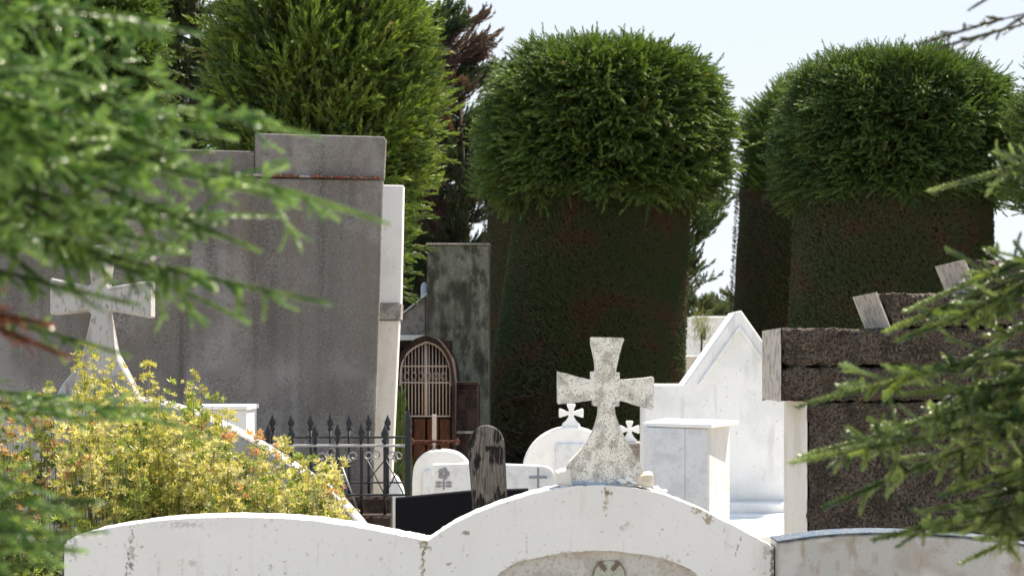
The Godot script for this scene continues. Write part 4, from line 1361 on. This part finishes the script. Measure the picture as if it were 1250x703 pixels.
func build_front_tombs() -> void:
	rng.seed = 14
	var st: SurfaceTool
	var t := thing("double_arch_headboard", "white double-arched tomb headboard with a recessed niche, carrying the speckled cross", "headboard", Vector3(-0.396, 0, -7))
	var left := smooth_line([Vector2(-0.362, 0.865), Vector2(-0.438, 0.879), Vector2(-0.578, 0.907), Vector2(-0.787, 0.942), Vector2(-0.998, 0.961), Vector2(-1.242, 0.965), Vector2(-1.488, 0.953), Vector2(-1.732, 0.918), Vector2(-1.855, 0.886), Vector2(-1.901, 0.865)], 8)
	var top := smooth_line([Vector2(1.120, 0.837), Vector2(1.067, 0.865), Vector2(0.927, 0.940), Vector2(0.752, 1.022), Vector2(0.578, 1.080), Vector2(0.385, 1.101), Vector2(0.193, 1.087), Vector2(0.018, 1.044), Vector2(-0.158, 0.981), Vector2(-0.280, 0.918), Vector2(-0.358, 0.865)], 8)
	var niche := smooth_line([Vector2(-0.067, 0.708), Vector2(-0.038, 0.739), Vector2(0.052, 0.781), Vector2(0.228, 0.813), Vector2(0.385, 0.821), Vector2(0.578, 0.804), Vector2(0.718, 0.764), Vector2(0.780, 0.729), Vector2(0.798, 0.704)], 5)
	st = begin()
	prism(st, [Vector2(-1.918, 0), Vector2(-0.073, 0)] + worn(niche, 0.0022) + [Vector2(0.805, 0), Vector2(1.120, 0)] + worn(top, 0.0018) + worn(left, 0.0018) + [Vector2(-1.916, 0.837)], -7.0, -7.22, 0.007)
	obj("arched_panel", st, M.front, t)
	st = begin()
	block(st, -0.087, 0.823, 0.0, 0.837, -7.03, -7.19, 0.004)
	obj("niche_back", st, M.niche, t)
	# round emblem in the niche
	st = begin()
	var disc := []
	for q in 28:
		disc.append(Vector2(0.418, 0.711) + Vector2(cos(q * TAU / 28.0) * 0.070, sin(q * TAU / 28.0) * 0.066))
	prism(st, disc, -7.022, -7.033, 0.002)
	obj("emblem_disc", st, M.emblem, t)
	for e in [[1.95, 3.9], [-0.76, 1.19]]:
		st = begin(true)
		var rim := []
		for q in 12:
			var a: float = lerpf(e[0], e[1], q / 11.0)
			rim.append(Vector3(0.418 + cos(a) * 0.069, 0.711 + sin(a) * 0.069, -7.022))
		tube(st, rim, [0.0035], 5)
		obj("emblem_line", st, M.emblem_line, t)
	for e in [[Vector2(0.365, 0.765), Vector2(0.379, 0.777), Vector2(0.407, 0.744), Vector2(0.397, 0.730)], [Vector2(0.467, 0.765), Vector2(0.453, 0.777), Vector2(0.425, 0.744), Vector2(0.435, 0.730)]]:
		st = begin()
		prism(st, e, -7.016, -7.024, 0.001)
		obj("emblem_mark", st, M.emblem_mark, t)
	# tomb body behind the headboard
	t = thing("stained_headboard", "cream stained tomb headboard with blue painted top edge under the conifer boughs", "headboard", Vector3(1.720, 0, -6.95))
	var edge := smooth_line([Vector2(2.450, 0.794), Vector2(2.207, 0.842), Vector2(1.929, 0.881), Vector2(1.651, 0.895), Vector2(1.477, 0.895), Vector2(1.303, 0.884), Vector2(1.126, 0.860)], 6)
	st = begin()
	prism(st, [Vector2(1.126, 0), Vector2(2.450, 0)] + worn(edge, 0.0025), -6.95, -7.13, 0.008)
	obj("panel", st, M.stained, t)
	var strip := []
	for p in edge:
		strip.append(p + Vector2(0, 0.0035))
	var back := edge.duplicate()
	back.reverse()
	for p in back:
		strip.append(p + Vector2(0, 0.010))
	st = begin()
	prism(st, strip, -6.945, -7.135, 0.002)
	obj("painted_edge", st, M.blue, t)
	# speckled stone cross
	t = thing("stone_cross", "large speckled lichen-stained stone cross on top of the white arch", "cross", Vector3(0.408, 1.099, -7.100))
	var pts := smooth_line([Vector2(0.342, 1.706), Vector2(0.358, 1.635), Vector2(0.361, 1.588)], 3) + [Vector2(0.342, 1.586), Vector2(0.342, 1.554)] + smooth_line([Vector2(0.342, 1.552), Vector2(0.275, 1.568), Vector2(0.204, 1.586), Vector2(0.197, 1.579), Vector2(0.197, 1.494), Vector2(0.197, 1.452), Vector2(0.204, 1.447)], 2) + smooth_line([Vector2(0.204, 1.447), Vector2(0.278, 1.454), Vector2(0.349, 1.464)], 2) + [Vector2(0.349, 1.441), Vector2(0.375, 1.436)] + smooth_line([Vector2(0.374, 1.403), Vector2(0.349, 1.325), Vector2(0.303, 1.255), Vector2(0.250, 1.198), Vector2(0.236, 1.166)], 3) + [Vector2(0.236, 1.092), Vector2(0.568, 1.092)] + smooth_line([Vector2(0.568, 1.149), Vector2(0.553, 1.191), Vector2(0.515, 1.248), Vector2(0.476, 1.325), Vector2(0.446, 1.403)], 3) + [Vector2(0.444, 1.436), Vector2(0.462, 1.438), Vector2(0.464, 1.463)] + smooth_line([Vector2(0.464, 1.463), Vector2(0.532, 1.443), Vector2(0.599, 1.422), Vector2(0.610, 1.427), Vector2(0.612, 1.494), Vector2(0.612, 1.558), Vector2(0.603, 1.563)], 2) + smooth_line([Vector2(0.603, 1.563), Vector2(0.532, 1.556), Vector2(0.465, 1.552)], 2) + [Vector2(0.464, 1.582)] + smooth_line([Vector2(0.448, 1.586), Vector2(0.458, 1.635), Vector2(0.476, 1.706), Vector2(0.485, 1.725)], 3) + [Vector2(0.479, 1.732), Vector2(0.342, 1.737)]
	st = begin()
	prism(st, worn(pts, 0.0012), -7.05, -7.17, 0.009)
	obj("cross_body", st, M.stone, t)
	for e in [[Vector2(0.187, 1.100), Vector2(0.190, 1.153), Vector2(0.208, 1.164), Vector2(0.253, 1.171), Vector2(0.260, 1.093)], [Vector2(0.535, 1.093), Vector2(0.535, 1.135), Vector2(0.549, 1.148), Vector2(0.605, 1.153), Vector2(0.611, 1.142), Vector2(0.611, 1.093)]]:
		st = begin()
		prism(st, worn(e, 0.002), -7.035, -7.18, 0.008)
		obj("foot_block", st, M.cream, t)
	for e in [[706, 590.5, 13, 2.6, 1], [730, 591.5, 15, 2.4, 1], [752, 590, 6, 3, 1], [760, 588, 6, 3.6, 0], [768, 586, 6, 4.5, 0], [775, 590, 5, 3, 0], [790, 594, 6, 2.6, 0], [803, 597.5, 5, 2.6, 0], [812, 600.5, 4, 2, 0], [689, 594.5, 6, 2, 0]]:
		st = begin()
		var c := Vector2((e[0] - 625.0) * 0.0035, 1.6 + (450.0 - e[1]) * 0.0035)
		var lump := []
		for q in 11:
			lump.append(c + Vector2(cos(q * TAU / 11.0) * e[2], sin(q * TAU / 11.0) * e[3]) * 0.0035 * rng.randf_range(0.6, 1.25))
		prism(st, lump, -7.028 - rng.randf() * 0.02, -7.10, 0.003)
		obj("mortar_lump", st, M.sky_blue if e[4] == 1 else M.white, t)

	# arched headboard and cross behind the shrubs
	t = thing("arched_headboard", "grey-white arched tomb headboard behind the yellow shrubs with a sunlit curved edge", "headboard", Vector3(-2.326, 0, -9.4))
	var arch := smooth_line([Vector2(-0.846, 0.679), Vector2(-0.916, 0.763), Vector2(-1.058, 0.904), Vector2(-1.316, 1.078), Vector2(-1.575, 1.233), Vector2(-1.857, 1.356), Vector2(-2.091, 1.421), Vector2(-2.421, 1.450), Vector2(-2.655, 1.431), Vector2(-2.938, 1.384), Vector2(-3.220, 1.271), Vector2(-3.454, 1.083)], 6)
	st = begin()
	prism(st, [Vector2(-3.454, 0), Vector2(-0.846, 0)] + arch, -9.4, -9.68, 0.012)
	obj("panel", st, M.grey_white, t)
	t = thing("white_cross", "white stone cross with flared arms on the arch behind the shrubs", "cross", Vector3(-2.408, 1.443, -9.500))
	st = begin()
	prism(st, [Vector2(-2.462, 2.309), Vector2(-2.311, 2.318), Vector2(-2.344, 2.087), Vector2(-2.329, 2.072), Vector2(-2.098, 2.110), Vector2(-2.088, 2.096), Vector2(-2.088, 1.902), Vector2(-2.103, 1.893), Vector2(-2.329, 1.935), Vector2(-2.339, 1.921), Vector2(-2.296, 1.695), Vector2(-2.197, 1.506), Vector2(-2.169, 1.430), Vector2(-2.641, 1.430), Vector2(-2.603, 1.506), Vector2(-2.490, 1.647), Vector2(-2.433, 1.912), Vector2(-2.448, 1.931), Vector2(-2.660, 1.912), Vector2(-2.670, 1.921), Vector2(-2.670, 2.115), Vector2(-2.660, 2.124), Vector2(-2.452, 2.077), Vector2(-2.433, 2.091)], -9.45, -9.58, 0.01)
	obj("cross_body", st, M.grey_white, t)

# loose shrub: stems from the ground, leaf rosettes along their upper parts
func shrub(label: String, x0: float, x1: float, z0: float, z1: float, tops: Array, stems: int, leaves: int, low: float, pal: Array, sd: int, group := "yellow-leaved shrubs behind the white arches") -> void:
	rng.seed = sd
	var t := thing("leafy_shrub", label, "shrub", Vector3((x0 + x1) * 0.5, 0, (z0 + z1) * 0.5), group)
	var at := [[], []]
	var tint := [[], []]
	var st := begin(true)
	for i in stems:
		var x := rng.randf_range(x0, x1)
		var z := rng.randf_range(z0, z1)
		var top := 0.0
		for k in tops.size() - 1:
			if tops[k].x <= x and tops[k + 1].x >= x:
				top = lerpf(tops[k].y, tops[k + 1].y, (x - tops[k].x) / maxf(tops[k + 1].x - tops[k].x, 1e-4))
		top *= 1.0 - 0.26 * pow(rng.randf(), 1.3)
		var foot := Vector3(lerpf(x, (x0 + x1) * 0.5, 0.25) + rng.randf_range(-0.12, 0.12), 0, lerpf(z, (z0 + z1) * 0.5, 0.3))
		var tip := Vector3(x, top, z)
		var mid := foot.lerp(tip, 0.55) + Vector3(rng.randf_range(-0.05, 0.05), 0, rng.randf_range(-0.05, 0.05))
		tube(st, [foot, mid, tip], [0.0045, 0.003, 0.0012], 4)
		var kind := rng.randf()
		var heads := maxi(3, leaves / 5)
		for k in heads:
			var s := lerpf(low, 1.0, pow((k + rng.randf()) / heads, 0.8)) if k < heads - 1 else 1.0
			var p := foot.lerp(mid, s * 2.0) if s < 0.5 else mid.lerp(tip, s * 2.0 - 1.0)
			p += Vector3(rng.randfn(), rng.randfn() * 0.5, rng.randfn()) * 0.022
			var c: Color = pal[clampi(int((kind * 0.6 + rng.randf() * 0.25 + s * s * 0.2) * pal.size()), 0, pal.size() - 1)]
			var big := rng.randf_range(0.028, 0.062)
			for leaf in rng.randi_range(3, 6):
				var d := (tip - mid).normalized() + Vector3(rng.randfn(), rng.randfn() * 0.6 + 0.3, rng.randfn()) * 0.7
				var v := rng.randi() % 2
				at[v].append(Transform3D(frame_of(d).rotated(d.normalized(), rng.randf() * TAU).scaled(Vector3.ONE * big * rng.randf_range(0.7, 1.2)), p + Vector3(rng.randfn(), rng.randfn(), rng.randfn()) * big * 0.45 - o))
				tint[v].append(c * rng.randf_range(0.75, 1.12))
	obj("stems", st, M.stem, t).set_meta("kind", "stuff")
	for v in 2:
		scatter("foliage", M.rosettes[v], M.leaf, at[v], tint[v], t)

func build_shrubs() -> void:
	var lime := Color(0.33, 0.40, 0.09)
	var yel := Color(0.56, 0.52, 0.17)
	var cream := Color(0.72, 0.66, 0.36)
	var pink := Color(0.62, 0.36, 0.20)
	var grn := Color(0.10, 0.14, 0.03)
	shrub("sparse reddish-tipped shrub with dark stems at the frame's edge below the boughs", -2.849, -2.255, -8.6, -7.7, [Vector2(-2.849, 1.313), Vector2(-2.562, 1.395), Vector2(-2.255, 1.436)], 44, 30, 0.5, [grn, grn, lime, lime, pink, yel], 51)
	shrub("tall yellow shrub growing in front of the white flared cross", -2.429, -1.892, -8.95, -8.1, [Vector2(-2.429, 1.514), Vector2(-2.236, 1.591), Vector2(-2.107, 1.712), Vector2(-1.978, 1.643), Vector2(-1.892, 1.471)], 46, 40, 0.55, [grn, lime, yel, yel, cream, cream], 52)
	shrub("yellow shrub with two sprigs standing above the sunlit curved edge", -1.932, -1.491, -8.8, -7.8, [Vector2(-1.932, 1.390), Vector2(-1.806, 1.642), Vector2(-1.735, 1.432), Vector2(-1.638, 1.566), Vector2(-1.567, 1.537), Vector2(-1.491, 1.306)], 50, 36, 0.55, [grn, lime, lime, yel, yel, cream], 53)
	shrub("dense lime-green shrub below the middle of the sunlit curved edge", -2.120, -1.300, -8.3, -7.5, [Vector2(-2.120, 1.320), Vector2(-1.780, 1.360), Vector2(-1.540, 1.340), Vector2(-1.300, 1.260)], 96, 28, 0.56, [grn, grn, lime, lime, yel, yel, cream, cream, pink], 54)
	shrub("orange-tipped yellow shrub at the fence end of the row", -1.360, -0.800, -8.4, -7.5, [Vector2(-1.360, 1.320), Vector2(-1.140, 1.220), Vector2(-0.960, 1.152), Vector2(-0.852, 1.080), Vector2(-0.800, 0.952)], 90, 34, 0.5, [grn, grn, lime, lime, yel, yel, cream, cream, pink], 55)
	shrub("dark low shrub in the shade beside the white headboard's outer end", -2.646, -2.031, -7.6, -6.9, [Vector2(-2.646, 1.045), Vector2(-2.031, 0.897)], 90, 40, 0.3, [grn, grn, lime], 56, "low dark shrubs")

func build_near_conifers() -> void:
	# --- conifer whose boughs fill the picture's left
	rng.seed = 61
	var t := thing("needle_conifer", "nearest conifer with soft green needle boughs reaching over the yellow shrubs", "tree", Vector3(-1.25, 0, -2.3), "needle conifers close by")
	var st := begin(true)
	tube(st, [Vector3(-1.25, 0, -2.3), Vector3(-1.27, 1.5, -2.32), Vector3(-1.25, 3.2, -2.3)], [0.10, 0.075, 0.03], 10)
	obj("trunk", st, M.bark, t)
	var at := []
	var tint := []
	var dk := Color(0.065, 0.17, 0.032)
	var lt := Color(0.38, 0.56, 0.17)
	# tips of boughs, each with its side growth and drop of the start
	for e in [
			[Vector3(-0.170, 1.783, -2.000), 0.10, 0.02], [Vector3(-0.266, 1.901, -2.100), 0.10, 0.02], [Vector3(-0.240, 1.683, -2.000), 0.11, 0.03], [Vector3(-0.354, 1.667, -2.100), 0.09, 0.02], [Vector3(-0.333, 1.806, -2.200), 0.09, 0.02],
			[Vector3(-0.280, 1.800, -1.900), 0.10, 0.02], [Vector3(-0.333, 1.754, -2.050), 0.10, 0.02], [Vector3(-0.424, 1.965, -2.200), 0.13, 0.02], [Vector3(-0.417, 2.033, -2.100), 0.13, 0.02], 
			[Vector3(-0.451, 2.009, -1.900), 0.14, 0.02], [Vector3(-0.480, 1.885, -1.900), 0.15, 0.02], [Vector3(-0.410, 1.860, -2.000), 0.14, 0.02], [Vector3(-0.432, 1.809, -1.900), 0.14, 0.02], [Vector3(-0.409, 1.847, -2.100), 0.12, 0.02],
			[Vector3(-0.409, 1.746, -1.950), 0.12, 0.02], [Vector3(-0.600, 1.831, -2.200), 0.15, 0.02],
			[Vector3(-0.508, 1.834, -1.800), 0.15, 0.02], [Vector3(-0.585, 1.930, -2.000), 0.15, 0.02], [Vector3(-0.565, 1.752, -1.900), 0.14, 0.02], [Vector3(-0.600, 2.030, -2.000), 0.15, 0.02],
			[Vector3(-0.476, 1.924, -1.850), 0.15, 0.02], [Vector3(-0.544, 1.933, -1.800), 0.15, 0.02], [Vector3(-0.511, 1.880, -2.150), 0.15, 0.02], [Vector3(-0.486, 1.817, -1.850), 0.15, 0.02], [Vector3(-0.614, 1.821, -2.100), 0.15, 0.02], [Vector3(-0.646, 1.884, -2.100), 0.15, 0.02], [Vector3(-0.523, 1.757, -1.850), 0.14, 0.02], [Vector3(-0.389, 1.773, -2.100), 0.10, 0.02], [Vector3(-0.352, 1.847, -2.100), 0.10, 0.02], [Vector3(-0.472, 1.718, -2.100), 0.07, 0.02], [Vector3(-0.495, 1.750, -2.000), 0.09, 0.02], [Vector3(-0.475, 1.682, -2.000), 0.05, 0.02], [Vector3(-0.579, 1.703, -2.050), 0.06, 0.02], [Vector3(-0.509, 1.621, -2.100), 0.02, 0.02], [Vector3(-0.355, 1.885, -2.000), 0.12, 0.02]]:
		var tip: Vector3 = e[0]
		var from := Vector3(-1.25, tip.y + rng.randf_range(0.05, 0.42), -2.3 + rng.randf_range(-0.05, 0.05))
		bough(t, from, tip, e[2], e[1], 0.034, at, tint, dk, lt, 0.42)
	for e in [[Vector3(-0.491, 1.446, -1.900), 0.06], [Vector3(-0.500, 1.405, -1.950), 0.06], [Vector3(-0.508, 1.389, -1.900), 0.07], [Vector3(-0.565, 1.425, -2.000), 0.07], [Vector3(-0.556, 1.372, -1.900), 0.07], [Vector3(-0.604, 1.443, -2.100), 0.05], [Vector3(-0.560, 1.415, -1.850), 0.08]]:
		var tip: Vector3 = e[0]
		bough(t, Vector3(-1.25, tip.y + rng.randf_range(-0.02, 0.1), -2.3), tip, 0.03, e[1], 0.034, at, tint, dk, lt, 0.4)
	for e in [[Vector3(-0.522, 1.540, -2.400), 0.05], [Vector3(-0.570, 1.526, -2.400), 0.05], [Vector3(-0.512, 1.513, -2.500), 0.03]]:
		var tip: Vector3 = e[0]
		bough(t, Vector3(-1.25, tip.y + 0.1, -2.3), tip, 0.02, e[1], 0.034, at, tint, dk, lt, 0.45)
	scatter("foliage", M.shoot, M.needle, at, tint, t)
	at = []
	tint = []
	for e in [Vector3(-0.525, 1.617, -1.900), Vector3(-0.546, 1.652, -1.900), Vector3(-0.565, 1.633, -1.900)]:
		bough(t, Vector3(-1.25, e.y + 0.10, -2.3), e, 0.0, 0.02, 0.03, at, tint, Color(0.20, 0.06, 0.03), Color(0.42, 0.17, 0.10), 0.6)
	scatter("dead_foliage", M.shoot, M.needle, at, tint, t).set_meta("label", "dead reddish-brown twigs")
	# --- conifer at the other edge
	rng.seed = 62
	t = thing("needle_conifer", "conifer with drooping needle boughs in front of the dark stepped mausoleum", "tree", Vector3(1.75, 0, -3.6), "needle conifers close by")
	st = begin(true)
	tube(st, [Vector3(1.75, 0, -3.6), Vector3(1.73, 1.5, -3.6), Vector3(1.75, 3.6, -3.6)], [0.11, 0.085, 0.03], 10)
	obj("trunk", st, M.bark, t)
	at = []
	tint = []
	var dk2 := Color(0.05, 0.10, 0.028)
	var lt2 := Color(0.37, 0.47, 0.15)
	for e in [
			[Vector3(0.576, 1.422, -3.200), 0.13, 0.0], [Vector3(0.607, 1.532, -3.300), 0.13, 0.0], [Vector3(0.634, 1.427, -3.400), 0.11, 0.0], [Vector3(0.658, 1.333, -3.300), 0.11, 0.0], [Vector3(0.733, 1.272, -3.200), 0.11, 0.0],
			[Vector3(0.804, 1.688, -3.400), 0.13, 0.0], [Vector3(0.804, 1.666, -3.300), 0.10, 0.0], [Vector3(0.875, 1.737, -3.500), 0.10, 0.0], [Vector3(0.842, 1.549, -3.400), 0.14, 0.0], [Vector3(0.814, 1.460, -3.500), 0.14, 0.0],
			[Vector3(0.840, 1.381, -3.500), 0.15, 0.0], [Vector3(0.892, 1.311, -3.400), 0.15, 0.0], [Vector3(0.864, 1.360, -3.200), 0.15, 0.0], [Vector3(0.850, 1.270, -3.300), 0.14, 0.0], [Vector3(0.999, 1.402, -3.600), 0.15, 0.0],
			[Vector3(0.961, 1.498, -3.400), 0.15, 0.0], [Vector3(0.971, 1.618, -3.500), 0.15, 0.0], [Vector3(0.978, 1.702, -3.400), 0.14, 0.0], [Vector3(0.974, 1.270, -3.300), 0.15, 0.0], [Vector3(0.961, 1.209, -3.400), 0.13, 0.0],
			[Vector3(0.954, 2.000, -3.600), 0.09, 0.0], [Vector3(1.050, 1.810, -3.500), 0.10, 0.0], [Vector3(1.050, 1.338, -3.500), 0.15, 0.0], [Vector3(1.075, 1.546, -3.600), 0.15, 0.0]]:
		var tip: Vector3 = e[0]
		var from := Vector3(1.75, tip.y + rng.randf_range(0.15, 0.5), -3.6 + rng.randf_range(-0.05, 0.05))
		bough(t, from, tip, 0.02, e[1], 0.062, at, tint, dk2, lt2, 0.34, 0.008, 0.10)
	scatter("foliage", M.shoot, M.needle, at, tint, t)
	at = []
	tint = []
	for e in [[Vector3(0.830, 2.257, -3.300), 0.02], [Vector3(0.866, 2.247, -3.300), 0.03], [Vector3(1.006, 2.293, -3.300), 0.02], [Vector3(0.932, 2.329, -3.300), 0.03]]:
		var tip: Vector3 = e[0]
		bough(t, Vector3(1.75, tip.y + 0.22, -3.6), tip, -0.06, e[1], 0.03, at, tint, Color(0.10, 0.10, 0.07), Color(0.17, 0.17, 0.09), 0.80, 0.004, 0.7)
	scatter("thin_foliage", M.shoot, M.needle, at, tint, t)
